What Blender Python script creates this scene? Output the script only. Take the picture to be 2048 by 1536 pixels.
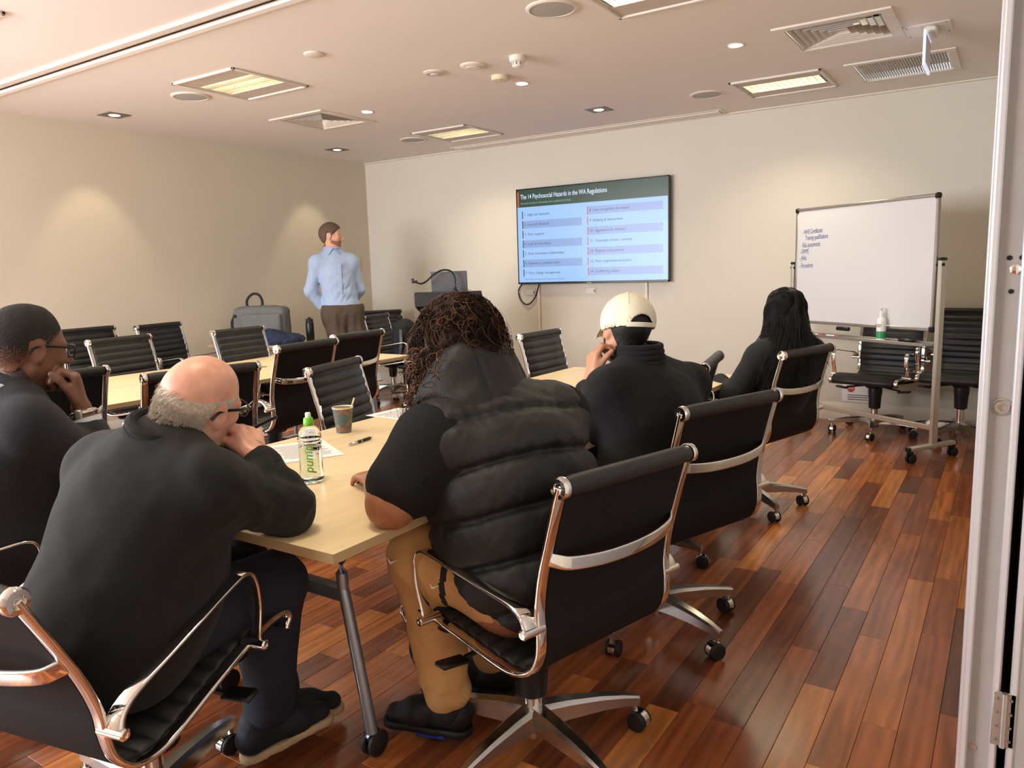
import bpy, math, random
import numpy as np
from mathutils import Vector, Matrix, Euler, noise

for o in list(bpy.data.objects):
    bpy.data.objects.remove(o)
SC = bpy.context.scene
COL = SC.collection
PI = math.pi
random.seed(7)
RNG = np.random.default_rng(7)

# ------------------------------------------------------------------ camera
def cam_axes(yaw, pitch, roll):
    f = Vector((math.sin(yaw) * math.cos(pitch), math.cos(yaw) * math.cos(pitch), -math.sin(pitch)))
    rt = Vector((math.cos(yaw), -math.sin(yaw), 0))
    up = rt.cross(f)
    c, s = math.cos(roll), math.sin(roll)
    return c * rt + s * up, -s * rt + c * up, f

CAM_POS = Vector((6.5063, -6.8631, 1.3434))
F_PX = 1520.6
rt_, up_, fw_ = cam_axes(math.radians(-33.3156), math.radians(8.4830), math.radians(-1.7039))
cam_data = bpy.data.cameras.new("camera")
cam_data.sensor_fit = 'HORIZONTAL'
cam_data.sensor_width = 36.0
cam_data.lens = 36.0 * F_PX / 2048.0
cam_data.clip_start = 0.05
cam_data.clip_end = 60
cam = bpy.data.objects.new("camera", cam_data)
COL.objects.link(cam)
mw = Matrix((rt_, up_, -fw_)).transposed().to_4x4()
mw.translation = CAM_POS
cam.matrix_world = mw
SC.camera = cam

# ------------------------------------------------------------------ world, daylight, exposure
SC.view_settings.view_transform = 'Standard'
SC.view_settings.look = 'None'
SC.view_settings.gamma = 1.0
SC.view_settings.use_curve_mapping = False
SC.view_settings.exposure = 0.22
world = bpy.data.worlds.new("world")
SC.world = world
world.use_nodes = True
bg = world.node_tree.nodes["Background"]
bg.inputs[0].default_value = (0.75, 0.86, 1.0, 1)
bg.inputs[1].default_value = 1.2

def area_light(name, loc, target, sx, sy, power, color, spread=180):
    d = bpy.data.lights.new(name, 'AREA')
    d.shape = 'RECTANGLE'
    d.size, d.size_y = sx, sy
    d.energy = power
    d.color = color
    d.spread = math.radians(spread)
    o = bpy.data.objects.new(name, d)
    COL.objects.link(o)
    o.location = loc
    o.rotation_euler = (Vector(target) - Vector(loc)).to_track_quat('-Z', 'Y').to_euler()
    return o

# daylight that enters through the windows of the rear and left walls (behind the camera)
DAY = (0.97, 0.97, 1.0)
area_light("daylight_rear_window", (1.75, -9.34, 1.65), (1.9, 0, 1.55), 2.9, 1.7, 330, DAY)
area_light("daylight_side_window", (0.06, -7.3, 1.65), (6, -7.0, 1.55), 2.8, 1.7, 130, DAY)

# ------------------------------------------------------------------ helpers
def lin(c):
    out = []
    for v in c[:3]:
        v = v / 255.0
        out.append(v / 12.92 if v <= 0.04045 else ((v + 0.055) / 1.055) ** 2.4)
    return (*out, 1.0)

MATS = {}
def mat(name, rgb, rough=0.5, metal=0.0, noise_amt=0.0, noise_scale=20.0, bump=0.0, bump_scale=200.0,
        coat=0.0, spec=0.5, trans=0.0, ior=1.45, emit=None, emit_s=0.0, sheen=0.0, stretch=None, sss=0.0):
    m = bpy.data.materials.new(name)
    m.use_nodes = True
    nt = m.node_tree
    b = nt.nodes["Principled BSDF"]
    c = lin(rgb)
    b.inputs["Base Color"].default_value = c
    b.inputs["Roughness"].default_value = rough
    b.inputs["Metallic"].default_value = metal
    b.inputs["Specular IOR Level"].default_value = spec
    b.inputs["Coat Weight"].default_value = coat
    b.inputs["Transmission Weight"].default_value = trans
    b.inputs["IOR"].default_value = ior
    if sheen:
        b.inputs["Sheen Weight"].default_value = sheen
        b.inputs["Sheen Roughness"].default_value = 0.6
    if sss:
        b.inputs["Subsurface Weight"].default_value = sss
        b.inputs["Subsurface Radius"].default_value = (0.012, 0.005, 0.003)
    if emit is not None:
        b.inputs["Emission Color"].default_value = lin(emit)
        b.inputs["Emission Strength"].default_value = emit_s
    if noise_amt or bump:
        tc = nt.nodes.new("ShaderNodeTexCoord")
        mp = nt.nodes.new("ShaderNodeMapping")
        nt.links.new(tc.outputs["Object"], mp.inputs[0])
        if stretch:
            mp.inputs["Scale"].default_value = stretch
    if noise_amt:
        n = nt.nodes.new("ShaderNodeTexNoise")
        n.inputs["Scale"].default_value = noise_scale
        n.inputs["Detail"].default_value = 4
        nt.links.new(mp.outputs[0], n.inputs["Vector"])
        r = nt.nodes.new("ShaderNodeMapRange")
        r.inputs["From Min"].default_value = 0.3
        r.inputs["From Max"].default_value = 0.7
        r.inputs["To Min"].default_value = 1 - noise_amt
        r.inputs["To Max"].default_value = 1 + noise_amt
        nt.links.new(n.outputs["Fac"], r.inputs["Value"])
        h = nt.nodes.new("ShaderNodeVectorMath")
        h.operation = 'SCALE'
        h.inputs[0].default_value = c[:3]
        nt.links.new(r.outputs[0], h.inputs["Scale"])
        nt.links.new(h.outputs[0], b.inputs["Base Color"])
    if bump:
        n2 = nt.nodes.new("ShaderNodeTexNoise")
        n2.inputs["Scale"].default_value = bump_scale
        n2.inputs["Detail"].default_value = 3
        nt.links.new(mp.outputs[0], n2.inputs["Vector"])
        bp = nt.nodes.new("ShaderNodeBump")
        bp.inputs["Strength"].default_value = bump
        bp.inputs["Distance"].default_value = 0.004
        nt.links.new(n2.outputs["Fac"], bp.inputs["Height"])
        nt.links.new(bp.outputs[0], b.inputs["Normal"])
    MATS[name] = m
    return m

mat("wall_warm", (212, 203, 184), 0.85, bump=0.06, bump_scale=260, noise_amt=0.02, noise_scale=1.3)
mat("wall_cream", (212, 206, 193), 0.8, bump=0.06, bump_scale=260, noise_amt=0.02, noise_scale=1.3)
mat("ceiling_paint", (233, 226, 220), 0.9, bump=0.04, bump_scale=220, noise_amt=0.015, noise_scale=0.9)
mat("trim_white", (222, 214, 200), 0.55, noise_amt=0.02)
mat("fixture_white", (224, 216, 206), 0.45, noise_amt=0.02)
mat("fixture_panel", (198, 186, 174), 0.6, noise_amt=0.02)
mat("fixture_grey", (176, 174, 170), 0.7, bump=0.3, bump_scale=900)
mat("fixture_cream", (216, 205, 175), 0.5, noise_amt=0.02)
mat("dark_void", (24, 24, 26), 0.9, noise_amt=0.1)
mat("chrome", (225, 222, 216), 0.07, 1.0, noise_amt=0.02, noise_scale=5)
mat("brushed_alu", (196, 194, 190), 0.24, 1.0, noise_amt=0.04, noise_scale=60)
mat("satin_alu", (172, 168, 162), 0.42, 0.85, noise_amt=0.03, noise_scale=40)
mat("bracket_grey", (120, 118, 116), 0.4, 0.6, noise_amt=0.05)
mat("louvre_silver", (205, 203, 196), 0.25, 0.9, noise_amt=0.03)
mat("leather_black", (30, 30, 31), 0.42, bump=0.25, bump_scale=420, noise_amt=0.15, noise_scale=8, spec=0.5)
mat("leather_back", (17, 17, 18), 0.7, bump=0.25, bump_scale=900, noise_amt=0.1, spec=0.25)
mat("plastic_black", (20, 20, 22), 0.4, noise_amt=0.1)
mat("rubber_black", (26, 26, 28), 0.6, noise_amt=0.1)
mat("maple", (224, 203, 161), 0.42, noise_amt=0.06, noise_scale=6, stretch=(5, 0.7, 5), bump=0.03, bump_scale=60)
mat("maple_edge", (176, 152, 112), 0.5, noise_amt=0.08, noise_scale=8, stretch=(1, 0.4, 3))
mat("table_leg_metal", (150, 160, 172), 0.33, 0.75, noise_amt=0.03)
mat("tv_black", (14, 14, 15), 0.25, noise_amt=0.1)
mat("white_board", (216, 216, 217), 0.16, coat=0.4, noise_amt=0.01, noise_scale=2)
mat("paper", (238, 236, 232), 0.7, noise_amt=0.015)
mat("print_grey", (90, 90, 100), 0.8, noise_amt=0.1)
mat("marker_blue", (38, 62, 140), 0.6, noise_amt=0.1)
mat("panel_grey", (158, 154, 151), 0.5, 0.15, noise_amt=0.03)
mat("panel_edge", (205, 206, 210), 0.4, 0.5, noise_amt=0.02)
mat("metal_light", (200, 196, 186), 0.4, 0.5, noise_amt=0.03)
mat("lens_clear", (250, 250, 250), 0.03, trans=1.0, ior=1.1, spec=0.4)

class MB:
    """collects shapes of ONE part; build() links them as one mesh object"""
    def __init__(s):
        s.v, s.f, s.mi = [], [], []
    def _add(s, vs, fs, mi=0):
        k = len(s.v)
        s.v += [tuple(p) for p in vs]
        s.f += [tuple(i + k for i in f) for f in fs]
        s.mi += [mi] * len(fs)
        return s
    def box(s, c, d, rot=None, bev=0.0, mi=0):
        hx, hy, hz = d[0] / 2, d[1] / 2, d[2] / 2
        b = min(bev, hx * .98, hy * .98, hz * .98)
        c = Vector(c)
        R = rot if rot is not None else Matrix.Identity(3)
        if b <= 0:
            vs = [Vector((sx * hx, sy * hy, sz * hz)) for sx in (-1, 1) for sy in (-1, 1) for sz in (-1, 1)]
            fs = [(0, 1, 3, 2), (4, 6, 7, 5), (0, 4, 5, 1), (2, 3, 7, 6), (0, 2, 6, 4), (1, 5, 7, 3)]
            return s._add([c + R @ v for v in vs], fs, mi)
        vs, idx = [], {}
        for sx in (-1, 1):
            for sy in (-1, 1):
                for sz in (-1, 1):
                    for ax in range(3):
                        p = [sx * (hx - b), sy * (hy - b), sz * (hz - b)]
                        p[ax] = (sx * hx, sy * hy, sz * hz)[ax]
                        idx[(sx, sy, sz, ax)] = len(vs)
                        vs.append(Vector(p))
        fs = []
        S = (-1, 1)
        for sg in S:
            fs.append([idx[(sg, a, b_, 0)] for a, b_ in ((-1, -1), (1, -1), (1, 1), (-1, 1))][::sg])
            fs.append([idx[(a, sg, b_, 1)] for a, b_ in ((-1, -1), (-1, 1), (1, 1), (1, -1))][::sg])
            fs.append([idx[(a, b_, sg, 2)] for a, b_ in ((-1, -1), (1, -1), (1, 1), (-1, 1))][::sg])
        for a in S:
            for b_ in S:
                fs.append((idx[(a, b_, -1, 0)], idx[(a, b_, -1, 1)], idx[(a, b_, 1, 1)], idx[(a, b_, 1, 0)])[::a * b_])
                fs.append((idx[(a, -1, b_, 2)], idx[(a, -1, b_, 0)], idx[(a, 1, b_, 0)], idx[(a, 1, b_, 2)])[::a * b_])
                fs.append((idx[(-1, a, b_, 1)], idx[(-1, a, b_, 2)], idx[(1, a, b_, 2)], idx[(1, a, b_, 1)])[::a * b_])
                for d_ in S:
                    fs.append((idx[(a, b_, d_, 0)], idx[(a, b_, d_, 1)], idx[(a, b_, d_, 2)])[::a * b_ * d_])
        return s._add([c + R @ v for v in vs], fs, mi)
    def cyl(s, p0, p1, r0, r1=None, n=16, mi=0, caps=True):
        r1 = r0 if r1 is None else r1
        p0, p1 = Vector(p0), Vector(p1)
        d = (p1 - p0).normalized()
        a = d.orthogonal().normalized()
        b = d.cross(a)
        vs, fs = [], []
        for p, r in ((p0, r0), (p1, r1)):
            for i in range(n):
                t = 2 * PI * i / n
                vs.append(p + a * (r * math.cos(t)) + b * (r * math.sin(t)))
        for i in range(n):
            j = (i + 1) % n
            fs.append((i, j, n + j, n + i))
        if caps:
            fs.append(tuple(range(n - 1, -1, -1)))
            fs.append(tuple(range(n, 2 * n)))
        return s._add(vs, fs, mi)
    def lathe(s, prof, c=(0, 0, 0), n=24, mi=0, axis=None):
        """prof: (r, h) pairs along axis (default +z)"""
        c = Vector(c)
        ax = Vector(axis or (0, 0, 1)).normalized()
        a = ax.orthogonal().normalized()
        b = ax.cross(a)
        vs, fs = [], []
        for r, h in prof:
            for i in range(n):
                t = 2 * PI * i / n
                vs.append(c + ax * h + a * (r * math.cos(t)) + b * (r * math.sin(t)))
        for k in range(len(prof) - 1):
            for i in range(n):
                j = (i + 1) % n
                fs.append((k * n + i, k * n + j, (k + 1) * n + j, (k + 1) * n + i))
        if prof[0][0] > 1e-6:
            fs.append(tuple(range(n - 1, -1, -1)))
        if prof[-1][0] > 1e-6:
            m = (len(prof) - 1) * n
            fs.append(tuple(range(m, m + n)))
        return s._add(vs, fs, mi)
    def sweep(s, path, sec, up=(0, 0, 1), mi=0, scale=None, caps=True, closed=False):
        """sec: list of (a, b) in the frame (side, upish); path: list of points"""
        P = [Vector(p) for p in path]
        n, m = len(P), len(sec)
        vs, fs = [], []
        upv = Vector(up)
        for i in range(n):
            if closed:
                t = (P[(i + 1) % n] - P[i - 1]).normalized()
            else:
                t = (P[min(i + 1, n - 1)] - P[max(i - 1, 0)]).normalized()
            side = t.cross(upv)
            if side.length < 1e-4:
                side = t.orthogonal()
            side.normalize()
            u2 = side.cross(t)
            k = scale[i] if scale else 1.0
            ka, kb = (k, k) if not isinstance(k, tuple) else k
            for a, b in sec:
                vs.append(P[i] + side * (a * ka) + u2 * (b * kb))
        for i in range(n if closed else n - 1):
            i2 = (i + 1) % n
            for j in range(m):
                j2 = (j + 1) % m
                fs.append((i * m + j, i * m + j2, i2 * m + j2, i2 * m + j))
        if caps and not closed:
            fs.append(tuple(range(m - 1, -1, -1)))
            fs.append(tuple(range((n - 1) * m, n * m)))
        return s._add(vs, fs, mi)
    def tube(s, path, r, n=8, mi=0, up=(0, 0, 1), scale=None, closed=False):
        return s.sweep(path, [(r * math.cos(2 * PI * i / n), r * math.sin(2 * PI * i / n)) for i in range(n)], up, mi, scale, True, closed)
    def quad(s, a, b, c, d, mi=0):
        return s._add([a, b, c, d], [(0, 1, 2, 3)], mi)
    def prism(s, poly, depth, frame=None, mi=0):
        """poly: 2D outline in the frame's xy, extruded along its z by depth"""
        M = frame or Matrix.Identity(4)
        n = len(poly)
        vs = [M @ Vector((x, y, 0)) for x, y in poly] + [M @ Vector((x, y, depth)) for x, y in poly]
        fs = [tuple(range(n - 1, -1, -1)), tuple(range(n, 2 * n))]
        fs += [(i, (i + 1) % n, n + (i + 1) % n, n + i) for i in range(n)]
        return s._add(vs, fs, mi)
    def mesh(s, name, mats, smooth=True, angle=40):
        me = bpy.data.meshes.new(name)
        me.from_pydata(s.v, [], s.f)
        for m in (mats if isinstance(mats, (list, tuple)) else [mats]):
            me.materials.append(MATS[m] if isinstance(m, str) else m)
        me.polygons.foreach_set("material_index", s.mi)
        if smooth:
            me.polygons.foreach_set("use_smooth", [True] * len(me.polygons))
            me.set_sharp_from_angle(angle=math.radians(angle))
        me.update()
        return me
    def build(s, name, mats, parent=None, loc=(0, 0, 0), rot=(0, 0, 0), smooth=True, angle=40):
        return obj(name, s.mesh(name, mats, smooth, angle), parent, loc, rot)

def obj(name, me, parent=None, loc=(0, 0, 0), rot=(0, 0, 0)):
    o = bpy.data.objects.new(name, me)
    COL.objects.link(o)
    o.parent = parent
    o.location = loc
    o.rotation_euler = rot
    return o

def tag(o, label=None, cat=None, group=None, kind=None):
    if label: o["label"] = label
    if cat: o["category"] = cat
    if group: o["group"] = group
    if kind: o["kind"] = kind
    return o

def thing(name, label, cat, loc=(0, 0, 0), rz=0.0, group=None):
    o = bpy.data.objects.new(name, None)
    COL.objects.link(o)
    o.empty_display_size = 0.1
    o.location = loc
    o.rotation_euler = (0, 0, rz)
    return tag(o, label, cat, group)

def struct(o, label=None):
    o["kind"] = "structure"
    if label: o["label"] = label
    return o

def rrect(w, h, r, n=3):
    """rounded rectangle section"""
    out = []
    for cx, cy, a0 in ((w / 2 - r, h / 2 - r, 0), (-w / 2 + r, h / 2 - r, 90), (-w / 2 + r, -h / 2 + r, 180), (w / 2 - r, -h / 2 + r, 270)):
        for i in range(n + 1):
            a = math.radians(a0 + 90 * i / n)
            out.append((cx + r * math.cos(a), cy + r * math.sin(a)))
    return out

def smooth_path(pts, n=8):
    """Catmull-Rom through the points"""
    P = [Vector(p) for p in pts]
    P = [P[0] * 2 - P[1]] + P + [P[-1] * 2 - P[-2]]
    out = []
    for i in range(1, len(P) - 2):
        for k in range(n):
            t = k / n
            a, b, c, d = P[i - 1], P[i], P[i + 1], P[i + 2]
            out.append(0.5 * ((2 * b) + (c - a) * t + (2 * a - 5 * b + 4 * c - d) * t * t + (3 * b - a - 3 * c + d) * t ** 3))
    out.append(P[-2])
    return out

TEXT_CACHE = {}
def text_mesh(s, size, mat_name, align='LEFT', shear=0.0, bold=0.0, space=1.0):
    cu = bpy.data.curves.new("text", 'FONT')
    cu.body = s
    cu.size = size
    cu.align_x = align
    cu.shear = shear
    cu.offset = bold
    cu.space_character = space
    cu.resolution_u = 3
    cu.fill_mode = 'FRONT'
    to = bpy.data.objects.new("text", cu)
    COL.objects.link(to)
    dg = bpy.context.evaluated_depsgraph_get()
    me = bpy.data.meshes.new_from_object(to.evaluated_get(dg))
    bpy.data.objects.remove(to)
    bpy.data.curves.remove(cu)
    me.materials.clear()
    me.materials.append(MATS[mat_name])
    return me
# ------------------------------------------------------------------ the room
CEIL = 2.65
RX, FY = 6.75, -9.4         # right wall, wall behind the camera

# floor boards: each board its own piece, the 300 that show largest as parts, the rest joined
wood = bpy.data.materials.new("floor_wood")
wood.use_nodes = True
nt = wood.node_tree
b = nt.nodes["Principled BSDF"]
N = nt.nodes.new
geo, oi = N("ShaderNodeNewGeometry"), N("ShaderNodeObjectInfo")
addr = N("ShaderNodeMath"); addr.operation = 'ADD'
nt.links.new(geo.outputs["Random Per Island"], addr.inputs[0]); nt.links.new(oi.outputs["Random"], addr.inputs[1])
fr = N("ShaderNodeMath"); fr.operation = 'FRACT'; nt.links.new(addr.outputs[0], fr.inputs[0])
ramp = N("ShaderNodeValToRGB")
ramp.color_ramp.elements[0].color = lin((100, 53, 30)); ramp.color_ramp.elements[0].position = 0.0
ramp.color_ramp.elements[1].color = lin((208, 134, 68)); ramp.color_ramp.elements[1].position = 1.0
for p_, c_ in ((0.3, (124, 67, 38)), (0.6, (152, 85, 46)), (0.85, (178, 106, 55))):
    e = ramp.color_ramp.elements.new(p_); e.color = lin(c_)
nt.links.new(fr.outputs[0], ramp.inputs[0])
off = N("ShaderNodeVectorMath"); off.operation = 'SCALE'; off.inputs[0].default_value = (37.0, 91.0, 13.0)
nt.links.new(fr.outputs[0], off.inputs["Scale"])
vadd = N("ShaderNodeVectorMath"); nt.links.new(geo.outputs["Position"], vadd.inputs[0]); nt.links.new(off.outputs[0], vadd.inputs[1])
mp = N("ShaderNodeMapping"); mp.inputs["Scale"].default_value = (14, 1.6, 14); nt.links.new(vadd.outputs[0], mp.inputs[0])
nz = N("ShaderNodeTexNoise"); nz.inputs["Scale"].default_value = 1.0; nz.inputs["Detail"].default_value = 5; nz.inputs["Distortion"].default_value = 1.6
nt.links.new(mp.outputs[0], nz.inputs["Vector"])
wv = N("ShaderNodeTexWave"); wv.inputs["Scale"].default_value = 0.8; wv.inputs["Distortion"].default_value = 9; wv.inputs["Detail"].default_value = 3
mp2 = N("ShaderNodeMapping"); mp2.inputs["Scale"].default_value = (9, 0.9, 9); nt.links.new(vadd.outputs[0], mp2.inputs[0]); nt.links.new(mp2.outputs[0], wv.inputs["Vector"])
mr = N("ShaderNodeMapRange"); mr.inputs["From Min"].default_value = 0.25; mr.inputs["From Max"].default_value = 0.75; mr.inputs["To Min"].default_value = 0.62; mr.inputs["To Max"].default_value = 1.3
nt.links.new(nz.outputs["Fac"], mr.inputs["Value"])
mr2 = N("ShaderNodeMapRange"); mr2.inputs["To Min"].default_value = 0.86; mr2.inputs["To Max"].default_value = 1.12
nt.links.new(wv.outputs["Fac"], mr2.inputs["Value"])
mul = N("ShaderNodeMath"); mul.operation = 'MULTIPLY'; nt.links.new(mr.outputs[0], mul.inputs[0]); nt.links.new(mr2.outputs[0], mul.inputs[1])
sc_ = N("ShaderNodeVectorMath"); sc_.operation = 'SCALE'; nt.links.new(ramp.outputs[0], sc_.inputs[0]); nt.links.new(mul.outputs[0], sc_.inputs["Scale"])
nt.links.new(sc_.outputs[0], b.inputs["Base Color"])
b.inputs["Roughness"].default_value = 0.27
b.inputs["Coat Weight"].default_value = 0.25
b.inputs["Coat Roughness"].default_value = 0.16
MATS["floor_wood"] = wood
mat("subfloor", (50, 30, 20), 0.8, noise_amt=0.1)

floor = struct(MB().box((RX / 2, FY / 2, -0.03), (RX, -FY, 0.03)).build("floor", "subfloor"), "polished reddish brown hardwood strip floor")
W_P = 0.0955
planks = []
ncol = int(RX / W_P)
for i in range(ncol + 1):
    x0 = i * W_P
    x1 = min(x0 + W_P, RX)
    y = FY - random.random() * 1.0
    while y < 0:
        L = random.choice((0.45, 0.6, 0.75, 0.9, 1.1, 1.3)) * random.uniform(.9, 1.1)
        y0, y1 = max(y, FY), min(y + L, 0)
        y += L
        if y1 - y0 > 0.05:
            planks.append((x0, x1, y0, y1))
inv = cam.matrix_world.inverted()
def px(p):
    q = inv @ Vector(p)
    if q.z > -0.2: return None
    return 1024 + F_PX * q.x / -q.z, 768 - F_PX * q.y / -q.z
def seen_area(p):
    cx, cy = (p[0] + p[1]) / 2, (p[2] + p[3]) / 2
    a = px((cx, cy, 0))
    if a is None or not (-20 < a[0] < 1960 and 600 < a[1] < 1560): return 0.0
    q = inv @ Vector((cx, cy, 0))
    return (p[1] - p[0]) * (p[3] - p[2]) * 1.34 / (-q.z) ** 3
planks.sort(key=seen_area, reverse=True)
def plank_box(mb, p, z):
    x0, x1, y0, y1 = p
    return mb.box(((x0 + x1) / 2, (y0 + y1) / 2, z - 0.0075), (x1 - x0 - 0.0012, y1 - y0 - 0.0012, 0.015), bev=0.0007)
for p in planks[:300]:
    cx, cy = (p[0] + p[1]) / 2, (p[2] + p[3]) / 2
    mb = MB()
    plank_box(mb, (p[0] - cx, p[1] - cx, p[2] - cy, p[3] - cy), 0)
    mb.build("plank", "floor_wood", floor, (cx, cy, random.uniform(-0.0004, 0)), smooth=False)
mb = MB()
for p in planks[300:]:
    plank_box(mb, p, random.uniform(-0.0004, 0))
tag(mb.build("plank_field", "floor_wood", floor, smooth=False), kind="stuff")

# walls
struct(MB().box((RX / 2, 0.06, CEIL / 2), (RX + .24, 0.12, CEIL)).build("wall_back", "wall_cream"), "cream painted wall behind the wall screen")
def wall_with_hole(name, matname, axis, at, a0, a1, h0, h1, z0, z1, t):
    """wall in a plane with one window hole a: h0..h1, z: z0..z1"""
    mb = MB()
    def seg(u0, u1, w0, w1):
        if u1 - u0 < 1e-4 or w1 - w0 < 1e-4: return
        if axis == 'x':
            mb.box((at, (u0 + u1) / 2, (w0 + w1) / 2), (t, u1 - u0, w1 - w0))
        else:
            mb.box(((u0 + u1) / 2, at, (w0 + w1) / 2), (u1 - u0, t, w1 - w0))
    seg(a0, h0, 0, CEIL); seg(h1, a1, 0, CEIL); seg(h0, h1, 0, z0); seg(h0, h1, z1, CEIL)
    return struct(mb.build(name, matname))
wall_with_hole("wall_left", "wall_warm", 'x', -0.06, FY, 0, -8.8, -5.8, 0.75, 2.55, 0.12)["label"] = "plain beige painted side wall"
wall_with_hole("wall_front", "wall_cream", 'y', FY - 0.06, 0, RX, 0.2, 3.3, 0.75, 2.55, 0.12)
struct(MB().box((RX + .06, FY / 2, CEIL / 2), (0.12, -FY, CEIL)).build("wall_right", "wall_cream"))
for nm, axis, at, h0, h1 in (("window_1", 'x', -0.06, -8.8, -5.8), ("window_2", 'y', FY - 0.06, 0.2, 3.3)):
    fr_ = MB()
    n = 3
    for k in range(n + 1):
        u = h0 + (h1 - h0) * k / n
        c, d = ((at, u, 1.65), (0.06, 0.05, 1.8)) if axis == 'x' else ((u, at, 1.65), (0.05, 0.06, 1.8))
        fr_.box(c, d, bev=.004)
    for zz in (0.775, 2.525):
        c, d = ((at, (h0 + h1) / 2, zz), (0.06, h1 - h0, 0.05)) if axis == 'x' else (((h0 + h1) / 2, at, zz), (h1 - h0, 0.06, 0.05))
        fr_.box(c, d, bev=.004)
    struct(fr_.build(nm, "panel_edge"))

# skirting
def skirt(name, a, bpt, t=0.014, h=0.15):
    a, bpt = Vector(a), Vector(bpt)
    d = (bpt - a).normalized()
    prof = [(0, 0), (t, 0), (t, h - .03), (t * .55, h - .014), (t * .4, h), (0, h)]
    M = Matrix((d.cross(Vector((0, 0, 1))), Vector((0, 0, 1)), -d)).transposed().to_4x4()
    M.translation = a
    return struct(MB().prism(prof, -(bpt - a).length, M).build(name, "trim_white"))
skirt("baseboard_back", (0.0, 0, 0), (RX, 0, 0))["label"] = "low cream skirting along the screen wall"
skirt("baseboard_left", (0, FY, 0), (0, 0, 0))

# ceiling with real openings for the recessed fittings
TROFF = [(2.04, -3.31), (2.01, -0.84), (5.01, -0.80), (5.01, -3.27), (2.04, -5.22), (5.01, -5.75)]
VENTS = [(1.53, -2.10), (5.59, -1.92)]
GRILLE = (5.80, -0.775)
GIMB = [(0.50, -3.32), (0.51, -0.94), (3.54, -0.91), (6.2, -3.3)]
ROUND = [(2.06, -2.11), (3.53, -2.09), (5.03, -2.05), (3.53, -4.9)]
holes = [(x - .275, x + .275, y - .135, y + .135) for x, y in TROFF]
holes += [(x - .255, x + .255, y - .255, y + .255) for x, y in VENTS]
holes += [(GRILLE[0] - .28, GRILLE[0] + .28, GRILLE[1] - .28, GRILLE[1] + .28)]
holes += [(x - .05, x + .05, y - .05, y + .05) for x, y in GIMB]
xs = sorted({0, RX} | {h[0] for h in holes} | {h[1] for h in holes})
ys = sorted({FY, 0} | {h[2] for h in holes} | {h[3] for h in holes})
mb = MB()
for x0, x1 in zip(xs, xs[1:]):
    for y0, y1 in zip(ys, ys[1:]):
        cx, cy = (x0 + x1) / 2, (y0 + y1) / 2
        if not any(h[0] < cx < h[1] and h[2] < cy < h[3] for h in holes):
            mb.quad((x0, y0, CEIL), (x0, y1, CEIL), (x1, y1, CEIL), (x1, y0, CEIL))
mb.box((RX / 2, FY / 2, CEIL + 0.35), (RX + .2, -FY + .2, 0.02))
struct(mb.build("ceiling", "ceiling_paint", smooth=False), "flat off-white plaster ceiling")
# shadow-line cornice between ceiling and the screen wall, and slot diffuser
struct(MB().box((RX / 2, -0.012, CEIL - 0.008), (RX, 0.024, 0.016), bev=.003).build("trim_1", "trim_white"), "thin cornice where the ceiling meets the screen wall")
t = thing("slot_diffuser", "long narrow linear slot diffuser in the ceiling above the wall screen", "air vent", (2.9, -0.14, CEIL))
MB().box((0, 0, -.003), (2.9, 0.17, 0.006), bev=.002).build("frame", "ceiling_paint", t)
for k in (-1, 0, 1):
    MB().box((0, k * .045, -.011), (2.84, 0.012, 0.012), bev=.002).build("blade", "trim_white", t)
MB().box((0, 0, -.0062), (2.84, 0.11, 0.002)).build("slot_shadow", "fixture_panel", t)

# operable wall track
t = thing("ceiling_track", "long aluminium sliding wall track running across the ceiling", "track", (3.3, -4.25, CEIL))
MB().box((0, 0.055, -.008), (6.5, 0.045, 0.016), bev=.003).build("track_flange", "ceiling_paint", t)
MB().box((0, -0.055, -.009), (6.5, 0.05, 0.018), bev=.003).build("track_flange", "fixture_white", t)
MB().box((0, 0, -.002), (6.5, 0.07, 0.003)).build("track_groove", "fixture_white", t)
MB().box((0, 0.008, -.005), (6.5, 0.010, 0.004)).build("slot", "dark_void", t)

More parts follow.
